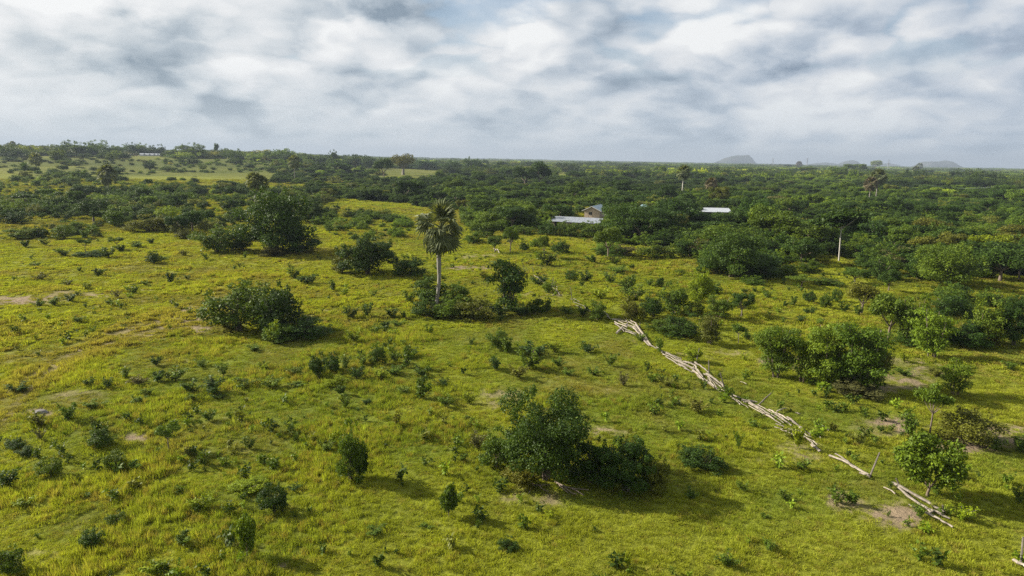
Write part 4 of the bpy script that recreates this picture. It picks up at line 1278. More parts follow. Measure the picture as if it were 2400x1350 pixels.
# ---------------------------------------------------------------- thicket plants beyond the meadow
def thickets():
    r = np.random.default_rng(77); X, Y, S = [], [], []
    rr = 100.0
    while rr < 8500:
        s = max(3.3, .0125 * rr); n = int(rr * R_(112) / s)
        a = -R_(56) + (np.arange(n) + r.random(n)) * R_(112) / n; q = rr + s * (r.random(n) - .5) * 1.1
        X.append(q * np.sin(a)); Y.append(q * np.cos(a)); S.append(np.full(n, s)); rr += s * .92
    X, Y, S = map(np.concatenate, (X, Y, S))
    cov, tall, px, py = cover_at(X, Y)
    gap = fbm(X, Y, 34, 3, 301) * .55 + fbm(X, Y, 9, 2, 307) * .45
    keep = r.random(len(X)) < np.clip(cov * (1.0 + .0 * gap) + (gap - .5) * 2.0 * (cov < .94) * (cov > .1), 0, 1)
    
    B = np.array([[p['b'][0], p['b'][1], p['w'] * .40] for p in PLANTS])
    for b in B:
        keep &= np.hypot(X - b[0], Y - b[1]) > b[2]
    for (hx, hy, hr) in KEEPOUT: keep &= np.hypot(X - hx, Y - hy) > hr
    X, Y, S, tall, px, py, cov = (v[keep] for v in (X, Y, S, tall, px, py, cov)); n = len(X)
    Z = terr(X, Y); rad = np.hypot(X, Y)
    istree = r.random(n) < tall * .38
    sz = (1 + .38 * r.normal(size=n)) * (.62 + .9 * sst(.32, .68, fbm(X, Y, 55, 3, 349))); sz = np.clip(sz, .42, 2.2)
    w = np.where(istree, 5.6, 4.6) * sz * np.where(tall < .3, .62, 1.0); h = np.where(istree, 4.4, 2.9) * np.clip(sz, .6, 1.5) * np.where(tall < .3, .62, 1)
    h *= np.where(tall > .75, 1.3, 1.0)
    big = S > 6
    w = np.maximum(w, S * np.where(cov < .5, .6, 1.45) * (.8 + .4 * r.random(n))); h = np.where(rad > 700, np.maximum(h, np.where(cov < .5, 2.5, 5.5 + 4.5 * r.random(n))), h)
    emer = (r.random(n) < .05) & (tall > .3) & (cov > .5); h[emer] *= 1.55; w[emer] *= 1.15
    pxw = w / (rad / FPX); pxh = h / (rad / FPX)
    tint = np.where((px > 760) & (rad < 700), r.choice(5, n, p=[.62, .27, .02, .06, .03]), r.choice(5, n, p=[.34, .42, .09, .11, .04])); tn = ['dark', 'mid', 'bright', 'olive', 'grey']  # more dark tints in the right belt: cloud shadow put into leaf colour
    pat = fbm(X, Y, 48, 3, 361); tint = np.where((pat > .53) & (r.random(n) < .75) & (tint != 4), 0, np.where((pat < .42) & (r.random(n) < .4), 1, tint))  # noise patches of darker tint, for variety and the uneven cloud shadow
    cnt = {}
    for p in PLANTS: cnt[p['nm']] = cnt.get(p['nm'], 0) + 1
    print('explicit plants', cnt, 'scattered', n)
    size = pxw * pxh; ok = (px > 5) & (px < 2395)
    ind = np.zeros(n, bool)
    for isn, nm in ((True, 'tree'), (False, 'bush')):
        c = np.where((istree == isn) & ok & (rad < 600))[0]; c = c[np.argsort(-size[c])][:max(0, 296 - cnt.get(nm, 0))]; ind[c] = True
    for k in np.where(ind)[0]:
        kd = 'tree' if istree[k] else 'bush'
        plant(kd, (X[k], Y[k], Z[k] - .05), w[k], h[k], tn[tint[k]], None, parts=True, px=pxw[k])
    o = ~ind
    protos = []
    for (kd, lst) in (('bush', KIT['bush']), ('tree', KIT['tree'])):
        for q in lst:
            me = q[0].copy(); me.materials.clear(); me.materials.append(LEAF_I); protos.append(me)
    NB = len(KIT['bush']); NT = len(KIT['tree'])
    for i in range(5): protos.append(kit_clump(400 + i, 1700, .045).mesh('bush_clump', LEAF_I))
    idx = np.where(istree, r.integers(NB, NB + NT, n), r.integers(0, NB, n)); idx = np.where((rad > 900) & (cov > .6), np.where(r.random(n) < .72, r.integers(NB + NT, NB + NT + 5, n), idx), idx)
    h = np.where(idx >= NB + NT, h * 2.6 * (.7 + .5 * r.random(n)), h)
    mul = np.array([[.45, .52, .65], [1, 1, 1], [2.0, 1.75, 1.2], [1.3, .95, 1.6], [1.5, 1.1, 3.0]])[tint] * (.8 + .4 * r.random(n))[:, None]
    # a brighter mosaic of fallow and crops in the far right and left
    mul *= (.8 + .55 * sst(.42, .62, fbm(X, Y, 260, 3, 333)))[:, None]
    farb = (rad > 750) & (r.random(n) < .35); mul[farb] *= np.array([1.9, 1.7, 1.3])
    ww = np.where(idx >= NB + NT, w * 1.5, w)
    ob = scatter('bushland', np.c_[X, Y, Z - .1][o], np.c_[ww, ww, h][o], (r.random(n) * 6.283)[o], idx[o], mul[o], protos)
    tag(ob, kind='stuff')
KEEPOUT = []
_q = G(1966, 612)
for _k in (0, 7, 14, 21): KEEPOUT.append((_q[0] * (1 - _k / _q[1]), _q[1] - _k, 5))

def weeds():
    """low broad-leaved weeds and seedlings strewn through the grass, far too many to count"""
    r = np.random.default_rng(61); PP, SS, CC = [], [], []
    for (r0, r1, dens) in ((24, 70, .30), (70, 130, .12), (130, 260, .035)):
        n = int((r1 * r1 - r0 * r0) * R_(86) / 2 * dens); rr = np.sqrt(r.uniform(r0 * r0, r1 * r1, n)); a = r.uniform(-R_(43), R_(43), n)
        x, y = rr * np.sin(a), rr * np.cos(a)
        m = fbm(x, y, 14, 4, 511); k = r.random(n) < sst(.46, .62, m) * 1.2 + .05
        x, y = x[k], y[k]; n = len(x); q = r.random(n) ** 2.2
        w = .30 + .75 * q; PP.append(np.c_[x, y, terr(x, y)]); SS.append(np.c_[w, w, w * (.55 + .4 * r.random(n)) + .1])
        t = r.choice(4, n, p=[.35, .35, .2, .1]); CC.append(np.array([[.6, .62, .8], [1, 1, 1], [1.8, 1.7, 1.1], [1.7, 1.2, 2.0]])[t])
    protos = []
    for i in range(4):
        me = kit_shrub(600 + i, 90, .26)[0].mesh('weed', LEAF_I); protos.append(me)
    P = np.concatenate(PP); n = len(P); print('weeds', n)
    tag(scatter('weeds', P, np.concatenate(SS), r.random(n) * 6.28, r.integers(0, 4, n), np.concatenate(CC), protos), kind='stuff')
weeds()

# ---------------------------------------------------------------- buildings
def simple(name, col, rough=.7, metal=0, nz=.0, spec=.3, scale=3):
    m, N, L = new_mat(name); d = N.new('ShaderNodeBsdfPrincipled'); d.inputs['Roughness'].default_value = rough; d.inputs['Metallic'].default_value = metal; d.inputs['Specular IOR Level'].default_value = spec
    tc = N.new('ShaderNodeTexCoord'); n = noisen(N, L, tc.outputs['Object'], scale, 6, .65)
    rp = N.new('ShaderNodeValToRGB'); rp.color_ramp.elements[0].position = .3; rp.color_ramp.elements[1].position = .7
    rp.color_ramp.elements[0].color = (*[c * (1 - nz) for c in col], 1); rp.color_ramp.elements[1].color = (*[min(c * (1 + nz), 1) for c in col], 1)
    L.new(n, rp.inputs[0]); L.new(rp.outputs[0], d.inputs['Base Color'])
    o = N.new('ShaderNodeOutputMaterial'); L.new(d.outputs[0], o.inputs[0]); return m
M_TIN = simple('bright_zinc_roof', (.29, .31, .34), .5, .1, .10, .3, .8)
M_SLATE = simple('blue_grey_metal_roof', (.16, .22, .26), .5, .1, .15, .4, 2)
M_TEAL = simple('teal_metal_roof', (.20, .30, .32), .5, .1, .12)
M_BLOCK = simple('pinkish_block_wall', (.52, .41, .33), .9, 0, .18)
M_DARK = simple('dark_opening', (.025, .023, .022), .6, 0, .2)
M_TRIM = simple('pale_fascia', (.62, .60, .56), .7, 0, .08)
M_MUD = simple('mud_wall', (.34, .24, .17), .9, 0, .2)
M_STEEL = simple('galvanised_steel', (.30, .31, .33), .6, .3, .1)
M_CONC = simple('concrete_pole', (.45, .44, .41), .8, 0, .1)
M_STONE = simple('grey_rock', (.16, .15, .14), .9, 0, .3, .2, 6)
_pm = {}
def prim(name, fn, mat, parent, **k):
    mb = MB(); fn(mb); return link(name, mb.mesh(name, mat), parent)
def gable_roof_sheet(mb, x0, x1, y0, z0, y1, z1, t=.05):
    V = [(x0, y0, z0), (x1, y0, z0), (x1, y1, z1), (x0, y1, z1)]; V += [(a, b, c + t) for a, b, c in V]
    mb.add(V, [(3, 2, 1, 0), (4, 5, 6, 7), (0, 1, 5, 4), (1, 2, 6, 5), (2, 3, 7, 6), (3, 0, 4, 7)])
def shed(bx, by, length, dep, yaw, hf, hr, label, wall, nsheet, openings, posts=0, group=None, roofm=None):
    b = G(bx, by); root = empty('shed', b); root.rotation_euler.z = yaw; tag(root, label, 'shed', group)
    for q in (0, 7, 14, 22, 30, 38): KEEPOUT.append((b[0] * (1 - q / b[1]), b[1] - q, max(length, dep) * .5))
    L = length / 2; D = dep
    def walls(m):
        m.box((0, D, hr / 2 - .15), (length - .6, .2, hr - .3)); m.box((-L + .3, D / 2, hf / 2 - .1), (.2, D, hf - .1)); m.box((L - .3, D / 2, hf / 2 - .1), (.2, D, hf - .1))
        x = -L + .4
        for (a, c) in openings + [(L - .4, L - .4)]:
            if a - x > .05: m.box(((x + a) / 2, .1, hf / 2 - .1), (a - x, .2, hf - .1))
            x = c
    prim('wall', walls, wall, root)
    for (a, c) in openings: prim('doorway', lambda m: m.box(((a + c) / 2, .5, hf / 2 - .2), (c - a - .1, .1, hf - .4)), M_DARK, root)
    for i in range(posts):
        x = -L + .8 + i * (length - 1.6) / max(posts - 1, 1); prim('post', lambda m: m.box((x, -.9, hf / 2 - .12), (.12, .12, hf - .1)), M_WOODD, root)
    w = length / nsheet
    sm = MB(); gable_roof_sheet(sm, -w / 2 + .01, w / 2 - .01, -1.1, hf, D + .4, hr)
    for k in range(5):                      # the ribs of the corrugated sheet
        x = -w / 2 + (k + .5) * w / 5; V = [(x - .07, -1.1, hf + .051), (x + .07, -1.1, hf + .051), (x, -1.1, hf + .10), (x - .07, D + .4, hr + .051), (x + .07, D + .4, hr + .051), (x, D + .4, hr + .10)]
        sm.add(V, [(0, 2, 5, 3), (2, 1, 4, 5)])
    me = sm.mesh('roof_sheet', roofm or M_TIN)
    for i in range(nsheet): link('roof_sheet', me, root).location = (-length / 2 + w * (i + .5), 0, (i % 2) * .012)
    return root
shed(1345, 537, 14.6, 4.2, -R_(20), 1.9, 2.9, 'long shed with a bright white tin roof half hidden by bushes', M_BLOCK, 9, [(-5.5, -4.2), (2.0, 3.4)])
shed(1234, 524, 1.9, 2.2, -R_(10), 1.9, 2.5, 'tiny white-roofed hut left of the long shed', M_BLOCK, 2, [])
shed(1676, 511, 11.4, 4.2, -R_(2), 2.1, 3.2, 'short shed with white tin roof over a dark open veranda', M_MUD, 7, [(-3.6, -1.2), (1.4, 2.8)], 5)

def house():
    b = G(1387, 512); root = empty('house', b); tag(root, 'small pinkish house with blue-grey gable roof beyond the long white shed', 'house')
    yaw = math.atan2(-3.6, 12); root.rotation_euler.z = yaw + R_(-4); KEEPOUT.append((b[0] + 1.5, b[1] + 5, 7.5)); KEEPOUT.append((b[0] - 6, b[1] - 1, 9)); KEEPOUT.append((b[0] - 12, b[1] - 2, 8))
    for q in (6, 12, 18, 24, 30, 36): KEEPOUT.append((b[0] * (1 - q / b[1]) - 1, b[1] - q, 7))
    w, ln, hw, hg = 2.55, 11.5, 2.75, 3.95
    def walls(m):
        m.box((-w + .1, ln / 2, hw / 2), (.2, ln, hw)); m.box((w - .1, ln / 2, hw / 2), (.2, ln, hw)); m.box((0, ln - .1, hw / 2), (2 * w - .4, .2, hw))
        m.box((-w + .85, .1, hw / 2), (1.3, .2, hw)); m.box((w - 1.35, .1, hw / 2), (2.3, .2, hw))
        m.box((-.52, .1, .55), (1.34, .2, 1.1)); m.box((-.52, .1, 2.45), (1.34, .2, .6))
        for y in (0, ln - .2):
            V = [(-w, y, hw), (w, y, hw), (0, y, hg), (-w, y + .2, hw), (w, y + .2, hw), (0, y + .2, hg)]; m.add(V, [(0, 1, 2), (5, 4, 3)])
    prim('wall', walls, M_BLOCK, root)
    wn = prim('window', lambda m: [m.box((-.52, .12, 1.13), (1.2, .1, .06)), m.box((-.52, .12, 2.12), (1.2, .1, .06)), m.box((-1.1, .12, 1.62), (.06, .1, .92)), m.box((.06, .12, 1.62), (.06, .1, .92)), m.box((-.52, .12, 1.62), (.05, .08, .92))], M_TRIM, root)
    prim('pane', lambda m: m.box((-.52, .16, 1.62), (1.1, .02, .92)), M_DARK, wn)
    for s in (-1, 1):
        n = 6
        for i in range(n):
            y0 = -.7 + i * (ln + 1.3) / n; y1 = y0 + (ln + 1.3) / n - .015
            def f(m):
                o = .7; sl = (hg - hw) / w
                V = [(0, y0, hg + .05), (s * (w + o), y0, hg + .05 - sl * (w + o)), (s * (w + o), y1, hg + .05 - sl * (w + o)), (0, y1, hg + .05)]; V += [(a, q, c + .05) for a, q, c in V]
                fc = [(3, 2, 1, 0), (4, 5, 6, 7), (0, 1, 5, 4), (1, 2, 6, 5), (2, 3, 7, 6), (3, 0, 4, 7)]
                m.add(V, fc if s > 0 else [x[::-1] for x in fc])
            prim('roof_panel', f, M_SLATE, root)
        def g(m):
            sl = (hg - hw) / w; o = .74
            V = [(0, -.76, hg + .12), (s * (w + o), -.76, hg + .12 - sl * (w + o)), (s * (w + o), -.76, hg - .10 - sl * (w + o)), (0, -.76, hg - .10)]; V += [(a, -.70, c) for a, q, c in V]
            m.add(V, [(0, 1, 2, 3), (7, 6, 5, 4), (0, 4, 5, 1), (3, 2, 6, 7), (1, 5, 6, 2)])
        prim('fascia', g, M_TRIM, root)
    b = G(1508, 502); root = empty('house', b); tag(root, 'teal-roofed building almost hidden behind the great spreading tree', 'house'); root.rotation_euler.z = R_(-12); root.scale = (.62, .62, .85)
    prim('wall', lambda m: m.box((0, 3, 1.3), (6, 6, 2.6)), M_BLOCK, root)
    prim('roof', lambda m: m.add([(-3.6, -.6, 2.6), (3.6, -.6, 2.6), (3.6, 6.6, 2.6), (-3.6, 6.6, 2.6), (-1, 3, 4.1), (1, 3, 4.1)], [(0, 1, 5, 4), (2, 3, 4, 5)]) or m.add([(3.6, -.6, 2.6), (3.6, 6.6, 2.6), (1, 3, 4.1), (-3.6, 6.6, 2.6), (-3.6, -.6, 2.6), (-1, 3, 4.1)], [(0, 1, 2), (3, 4, 5)]), M_TEAL, root)
    KEEPOUT.append((b[0], b[1] + 3, 4.5))
    # unfinished compound wall
    a, c = G(1300, 497), G(1366, 497); mid = (a + c) / 2; d = (c - a); root = empty('compound_wall', mid); tag(root, 'low unfinished block wall running left from the pinkish house', 'wall'); root.rotation_euler.z = math.atan2(d.y, d.x)
    n = 6; L = d.length
    for i in range(n): prim('wall_panel', lambda m: m.box((-L / 2 + (i + .5) * L / n, 0, .5 + .08 * (i % 2)), (L / n - .04, .18, 1.1 + .16 * (i % 2))), M_BLOCK, root)
    KEEPOUT.append((mid[0], mid[1], 4)); KEEPOUT.append((mid[0] - 2, mid[1] - 8, 5))
house()
def village():
    info = [(300, 361, 12, 'white', 'leftmost white-roofed hut of the far village'), (333, 361, 9, 'white', 'small white hut left of the village centre'), (345, 362, 10, 'white', 'white hut in the middle of the far village'),
            (356, 361, 10, 'white', 'hut with the brightest roof in the far village'), (365, 362, 9, 'white', 'white hut just right of the brightest village roof'), (372, 361, 8, 'white', 'rightmost white hut of the far village'),
            (318, 361, 8, 'brown', 'brown mud hut between the white village roofs'), (386, 361, 12, 'brown', 'brown hut standing right of the white village huts'), (1394, 392, 16, 'grey', 'lone pale roof in the far bush belt above the long shed')]
    for (x, y, w, c, lab) in info:
        b = G(x, y)
        if y < 370: b = Vector((b.x * .975, b.y * .975, terr_s(b.x * .975, b.y * .975)))
        s = px2m(b); W_ = w * s; root = empty('village_hut', b); tag(root, lab, 'hut', 'huts of the far village' if y < 370 else None)
        h = 2.2; prim('wall', lambda m: m.box((0, 0, h / 2 - .3), (W_, 4, h + .6)), M_TRIM if c == 'white' else M_MUD, root)
        prim('roof', lambda m: m.add([(-W_ / 2 - .4, -2.6, h), (W_ / 2 + .4, -2.6, h), (W_ / 2 + .4, 0, h + 1.5), (-W_ / 2 - .4, 0, h + 1.5), (W_ / 2 + .4, 2.6, h), (-W_ / 2 - .4, 2.6, h)], [(0, 1, 2, 3), (3, 2, 4, 5)]) or m.add([(-W_ / 2 - .1, -2.3, h), (-W_ / 2 - .1, 2.3, h), (-W_ / 2 - .1, 0, h + 1.4), (W_ / 2 + .1, -2.3, h), (W_ / 2 + .1, 2.3, h), (W_ / 2 + .1, 0, h + 1.4)], [(0, 1, 2), (4, 3, 5)]),
             M_TIN if c != 'brown' else M_MUD, root)
        KEEPOUT.append((b[0], b[1], W_ * .8)); KEEPOUT.append((b[0], b[1] - 12, W_ * 1.3)); KEEPOUT.append((b[0], b[1] - 28, W_ * 1.3))
village()
def pylons():
    for (x, yb, yt, D, lab) in ((2081, 397, 374, 2100, 'nearest and tallest lattice pylon of the line on the horizon'), (1891, 389, 369.5, 2500, 'middle lattice pylon on the horizon, between two far hills'),
                                (1811, 384, 369, 3300, 'smallest lattice pylon, right of the wedge-shaped hill')):
        p = at_depth(x, yb, D); z0 = terr_s(p.x, p.y); root = empty('pylon', (p.x, p.y, z0)); tag(root, lab, 'pylon', 'pylons on the horizon')
        t = at_depth(x, yt, D); H = t.z - z0; w = H * .11; th = max(.22, D / FPX * .16)
        def legs(m):
            for sx, sy in ((-1, -1), (1, -1), (1, 1), (-1, 1)): m.tube([(sx * w, sy * w, 0), (sx * w * .25, sy * w * .25, H * .6), (sx * .2, sy * .2, H)], th, 4)
        prim('legs', legs, M_STEEL, root)
        def brace(m):
            zs = np.linspace(0, .92, 9)
            for k in range(8):
                a, b = zs[k], zs[k + 1]; f = lambda q: w * (1 - .75 * min(q / .6, 1)) if q < .6 else w * .25 * (1 - (q - .6) / .4) + .2 * (q - .6) / .4
                for s in (-1, 1):
                    m.tube([(s * f(a), -f(a), a * H), (-s * f(b), -f(b), b * H)], th * .6, 3, False); m.tube([(s * f(a), f(a), a * H), (-s * f(b), f(b), b * H)], th * .6, 3, False)
        prim('bracing', brace, M_STEEL, root)
        for q, l in ((.72, .20), (.84, .16), (.95, .11)): prim('crossarm', lambda m: m.tube([(-H * l, 0, H * q), (0, 0, H * (q + .02)), (H * l, 0, H * q)], [th * .5, th, th * .5], 4), M_STEEL, root)
    b = G(2338, 462); h = height_to(b, 436); s = px2m(b); root = empty('utility_pole', b); tag(root, 'pale utility pole with crossarm and wires over the right bushes', 'utility pole')
    prim('pole', lambda m: m.tube([(0, 0, 0), (0, 0, h)], [.16, .11], 8), M_CONC, root); prim('crossarm', lambda m: m.box((0, 0, h - .35), (2.6, .14, .14)), M_CONC, root)
    for k in (-1, 0, 1):
        c = np.linspace(-1, 1, 21); prim('insulator', lambda m: m.tube([(k * 1.1, 0, h - .28), (k * 1.1, 0, h + .0)], .05, 6), M_TRIM, root)
        prim('wire', lambda m: m.tube(np.c_[c * 46, np.full(21, k * .6 - 4 * 0), h - .05 - 1.6 * (1 - (1 - np.abs(c) * 2) ** 2) * 0 - 1.8 * (.25 - (np.abs(c) - .5) ** 2) * 4], .025, 3, False), M_STEEL, root)
    b = G(1590, 520); h = height_to(b, 484); root = empty('lamp_pole', b); tag(root, 'thin pole with a small lamp left of the short shed', 'lamp pole')
    prim('pole', lambda m: m.tube([(0, 0, 0), (0, 0, h)], .07, 6), M_CONC, root); prim('lamp', lambda m: m.box((-.3, 0, h), (.7, .2, .15)), M_TRIM, root)
pylons()
thickets()

# ---------------------------------------------------------------- the collapsed rail fence
FENCE = {
 ('collapsed rail fence by the right tree, thick pale rails on the ground', 1): ('''2090 1138 2215 1208 .13|2104 1151 2182 1209 .10|2170 1198 2225 1222 .09|2168 1209 2232 1243 .09|2071 1146 2099 1163 .05|2130 1186 2158 1207 .04|2182 1206 2206 1215 .07''',
     '2109 1141 2100 1121|2213 1204 2209 1184'),
 ('short run of two fallen rails ending at a leaning post', 2): ('''1946 1073 2035 1118 .10|1957 1069 2000 1101 .06|2014 1119 2036 1126 .09|1990 1096 2034 1122 .05''', '2036 1120 2062 1060'),
 ('longest collapsed stretch of pale rail fence, straggling down the slope with four posts', 3): ('''1538 817 1552 833 .10|1550 829 1596 848 .07|1552 835 1581 848 .06|1560 833 1584 846 .08|1560 840 1597 863 .08|1580 848 1627 870 .09|1583 850 1627 862 .08|1603 855 1630 859 .07|1604 866 1623 876 .07|1606 852 1629 853 .06|1590 856 1612 870 .08
   |1630 855 1662 881 .10|1627 861 1647 890 .08|1625 874 1649 898 .08|1647 890 1690 920 .08|1634 883 1688 920 .06|1656 881 1697 913 .10|1660 883 1690 907 .08|1658 885 1675 913 .05|1690 901 1703 926 .06|1671 911 1703 927 .06|1648 880 1657 884 .08
   |1703 922 1764 955 .07|1704 927 1734 953 .05|1717 939 1753 963 .03|1738 946 1773 950 .10|1753 948 1804 979 .09|1758 951 1830 998 .06|1771 957 1836 998 .04|1801 966 1849 992 .08|1810 968 1854 1001 .07|1843 983 1899 1022 .07|1845 981 1871 1001 .08|1899 1018 1925 1031 .07
   |1817 1000 1864 1020 .05|1829 1011 1867 1027 .07|1864 1014 1899 1032 .05|1882 1027 1908 1048 .06|1904 1046 1921 1063 .08|1785 977 1800 972 .04|1819 970 1843 962 .06|1919 1001 1941 1014 .05|1864 972 1875 976 .04|1735 898 1750 904 .03|1868 1006 1888 1020 .05''',
     '1630 854 1639 816|1661 881 1661 844|1702 926 1688 874|1774 950 1808 921|1626 874 1627 858|1660 900 1659 884'),
 ('heap of pale rails piled crosswise at the upper end of the long fence', 4): ('''1433 750 1469 751 .10|1434 753 1470 759 .10|1465 753 1492 769 .12|1445 785 1471 761 .16|1440 760 1469 773 .09|1442 760 1456 775 .08|1456 767 1492 777 .09|1460 773 1492 787 .09|1467 781 1490 791 .11|1491 765 1525 815 .14|1487 767 1523 815 .13|1496 783 1519 810 .11|1440 763 1462 782 .08
   |1415 735 1429 752 .09|1421 746 1431 753 .08|1469 752 1490 764 .10|1500 792 1520 813 .12|1483 772 1500 790 .11|1448 756 1490 772 .07|1525 815 1538 822 .08''', '1499 769 1500 755|1467 768 1467 782'),
 ('row of thin fallen rails beside a single tall post behind the shrubs', 5): ('''1344 704 1358 712 .07|1344 712 1373 725 .08|1371 725 1383 734 .08|1349 717 1366 726 .06|1336 704 1346 708 .05''', '1341 705 1337 673'),
 ('farthest broken fence piece with dark crossed sticks right of the slender dark tree', 6): ('''1250 642 1273 663 .09|1249 647 1272 664 .08|1292 673 1306 677 .10|1296 695 1306 677 .10|1311 695 1304 679 .09|1279 694 1296 695 .06|1225 632 1243 645 .06|1290 676 1302 684 .10|1270 662 1292 675 .06|1296 695 1319 695 .04''',
     '1231 637 1224 615|1243 645 1230 623|1251 641 1248 626|1292 671 1297 650|1303 674 1296 656|1288 672 1303 660'),
 ('single pale rail and tall dark post cut by the bottom right corner', 7): ('''2374 1324 2420 1352 .10''', '2391 1328 2398 1258')}
def fence():
    r = random.Random(4)
    for (lab, _), (rails, posts) in FENCE.items():
        R = [list(map(float, q.split())) for q in rails.replace('\n', ' ').split('|')]; Pp = [list(map(float, q.split())) for q in posts.split('|')]
        o = G(R[0][0], R[0][1]); root = empty('rail_fence', o); tag(root, lab, 'fence', 'pieces of the collapsed rail fence')
        extra = [[x1 + r.gauss(0, 2.5), y1 + r.gauss(0, 2), x2 + r.gauss(0, 3), y2 + r.gauss(0, 2.2), rad * .7] for (x1, y1, x2, y2, rad) in R if _ == 3 and math.hypot(x2 - x1, y2 - y1) > 22 and r.random() < .7]
        for (x1, y1, x2, y2, rad) in R + extra:
            a, b = G(x1, y1), G(x2, y2); L = (b - a).length; far = (a.y + b.y) / 2
            rad = (rad * .74 + .010) * (.72 if _ in (5, 6) else 1); lift = rad + .03 + r.random() * .20
            k = 7; t = np.linspace(0, 1, k); pts = []
            for q in t:
                p = a.lerp(b, q); p.z = terr_s(p.x, p.y)
                pts.append((p.x - o.x + r.gauss(0, .03), p.y - o.y + r.gauss(0, .03), p.z - o.z + lift + .03 * math.sin(q * 3.1) + r.gauss(0, .012)))
            base = min(p[2] for p in pts)
            m = MB(); m.tube(pts, rad * np.linspace(1.1, .8, k) * np.array([1 + r.gauss(0, .09) for _ in range(k)]), 6, True, .75)
            w = link('rail', m.mesh('rail', M_WOOD, False), root); v = (.42 + .55 * r.random()) * (.8 if _ in (5, 6) else 1); w.color = (v, v * .98, v * .95, 1)
        for (x1, y1, x2, y2) in Pp:
            a = G(x1, y1); D = depth(a); q = at_depth(x2, y2, D + r.gauss(0, .15))
            m = MB(); m.tube([tuple(a - o - Vector((0, 0, .15))), tuple((a + q) / 2 - o + Vector((.02, 0, 0))), tuple(q - o)], [.055, .05, .04], 6)
            link('post', m.mesh('post', M_WOODD, False), root)
fence()

def bits():
    r = random.Random(9)
    def branch(lab, pts_px, mat, rad, name='dead_branch', lifts=None):
        o = G(*pts_px[0][0]); m = MB()
        for line in pts_px:
            P = []
            for i, (x, y) in enumerate(line):
                p = G(x, y); P.append(tuple(p - o + Vector((0, 0, .12 + (lifts or 0) * i))))
            m.tube(P, np.linspace(rad, rad * .4, len(P)), 5)
        ob = link(name, m.mesh(name, mat)); ob.location = o; tag(ob, lab, 'branch')
    branch('dry fallen branch lying at the front foot of the largest foreground bush', [[(1300, 1133), (1325, 1145), (1350, 1150), (1380, 1152)], [(1318, 1142), (1340, 1160), (1352, 1163)], [(1335, 1147), (1352, 1155), (1368, 1165)], [(1305, 1136), (1322, 1152), (1332, 1160)]], M_TWIG, .05)
    branch('tangle of dead twigs left of the dry fallen branch', [[(1238, 1135), (1262, 1142), (1290, 1140)], [(1250, 1140), (1242, 1155), (1238, 1162)], [(1262, 1140), (1270, 1150), (1284, 1156)]], M_TWIG, .035)
    branch('bleached dead branch on bare soil right of the palm crown', [[(1160, 590), (1166, 588), (1170, 600)], [(1166, 588), (1156, 586)]], M_WOOD, .13, lifts=.25)
    b = G(95, 968); m = MB(); bm = []
    n = 7; ph = np.random.default_rng(2)
    V = []; 
    for i in range(4):
        q = [1, .92, .6, .1][i]
        for j in range(n): V.append((.55 * q * math.cos(j * 6.283 / n) * (1 + .2 * ph.normal()), .38 * q * math.sin(j * 6.283 / n), [-.1, .08, .22, .27][i]))
    m.add(V, [(i * n + j, i * n + (j + 1) % n, (i + 1) * n + (j + 1) % n, (i + 1) * n + j) for i in range(3) for j in range(n)]); m.add(V[-n:], [(0, 1, 2), (0, 2, 3), (0, 3, 4), (0, 4, 5), (0, 5, 6)])
    ob = link('rock', m.mesh('rock', M_STONE)); ob.location = b; tag(ob, 'flat dark grey rock on worn ground near the left edge', 'rock')
bits()

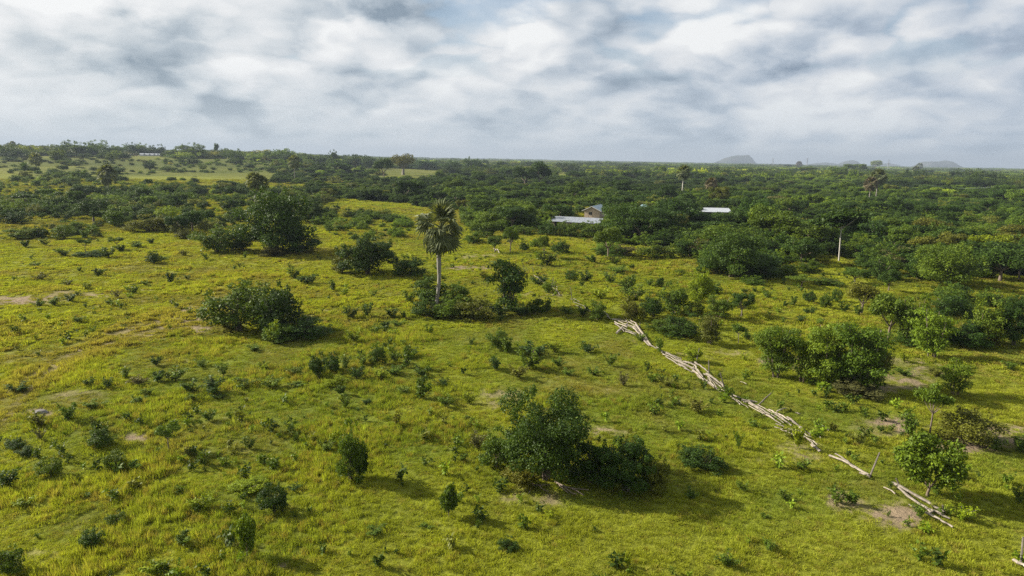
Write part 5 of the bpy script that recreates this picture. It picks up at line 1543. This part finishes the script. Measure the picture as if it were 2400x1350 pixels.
# ================================================================ LABELS for plants without a written one
LM = [('the central fan palm', 1022, 712), ('the largest foreground bush', 1272, 1118), ('the long white-roofed shed', 1345, 532), ('the short white-roofed shed', 1676, 511), ('the pinkish house', 1387, 512),
      ('the big round dark bush', 862, 642), ('the creeper-clad tree', 642, 592), ('the slender-stemmed dark tree', 1188, 728), ('the twin-crowned bush', 610, 780), ('the feathery copse', 1930, 895),
      ('the pale-trunked flat-topped tree', 1966, 612), ('the baobab', 945, 410), ('the white-trunked palm', 2036, 474), ('the bare-trunked palm', 1598, 462), ('the vivid yellow-green bush', 1640, 712),
      ('the large bare soil patch', 2090, 1215), ('the heap of pale rails', 1470, 765), ('the long fence', 1700, 922), ('the left thicket palm', 255, 455), ('the brown track at left', 90, 704),
      ('the tall narrow bush', 823, 1128), ('the wide creeper mound', 582, 1150), ('the fresh green tree', 2172, 1163), ('the two-trunked light tree', 2182, 838), ('the great olive tree', 2220, 668),
      ('the utility pole', 2338, 462), ('the far village', 345, 361), ('the thorny dark tree', 1716, 650), ('the little open-crowned tree', 396, 1060), ('the low oil palm', 2100, 512), ('the centre-left cluster', 790, 880),
      ('the great spreading tree', 1505, 560), ('the grey rock', 95, 968), ('the brown patch at left', 450, 760), ('the lone skyline tree', 508, 358), ('the pale arching bush', 350, 542), ('the thin-trunked palm', 691, 428)]
ORD = ['', 'second ', 'third ', 'fourth ', 'fifth ', 'sixth ', 'seventh ', 'eighth ', 'ninth ', 'tenth ', 'eleventh ', 'twelfth ', 'thirteenth ', 'fourteenth ', 'fifteenth ', 'sixteenth ', 'seventeenth ', 'eighteenth ', 'nineteenth ', 'twentieth '] + ['%s ' % w for w in 'twenty-first twenty-second twenty-third twenty-fourth twenty-fifth twenty-sixth twenty-seventh twenty-eighth twenty-ninth thirtieth'.split()]
def auto_labels():
    TW = dict(dark='dark green', mid='green', bright='yellow-green', olive='olive', grey='grey-brown', feather='feathery green')
    todo = {}
    for p in PLANTS:
        if p['label']: continue
        a, b = proj(p['b'][0], p['b'][1], p['b'][2]); a = float(a[0]); b = float(b[0])
        k = min(LM, key=lambda l: math.hypot((l[1] - a), (l[2] - b) * 2.2)); dx, dy = a - k[1], (b - k[2]) * 2.2
        rel = ('to the right of' if dx > 0 else 'to the left of') if abs(dx) >= abs(dy) else ('in front of' if dy > 0 else 'behind')
        sz = 'tiny' if p['w'] < 1.3 else 'small' if p['w'] < 2.6 else 'medium' if p['w'] < 5 else 'large'
        todo.setdefault((sz, TW[p['tint']], p['nm'], rel, k[0]), []).append((math.hypot(dx, dy), p))
    for (sz, tw, nm, rel, lm), L in todo.items():
        L.sort(key=lambda q: q[0])
        for i, (_, p) in enumerate(L):
            p['o']['label'] = '%s %s %s, %snearest %s %s' % (sz, tw, nm, ORD[min(i, 29)] if len(L) > 1 else '', rel, lm) if len(L) > 1 else '%s %s %s %s %s' % (sz, tw, nm, rel, lm)
    G_ = dict(shrub='shrubs scattered over the grass', bush='bushes of the meadow and thickets', tree='trees of the meadow and thickets')
    for p in PLANTS:
        if p['nm'] in G_: p['o']['group'] = G_[p['nm']]
auto_labels()
print('objects', len(bpy.data.objects), 'things', len(PLANTS))
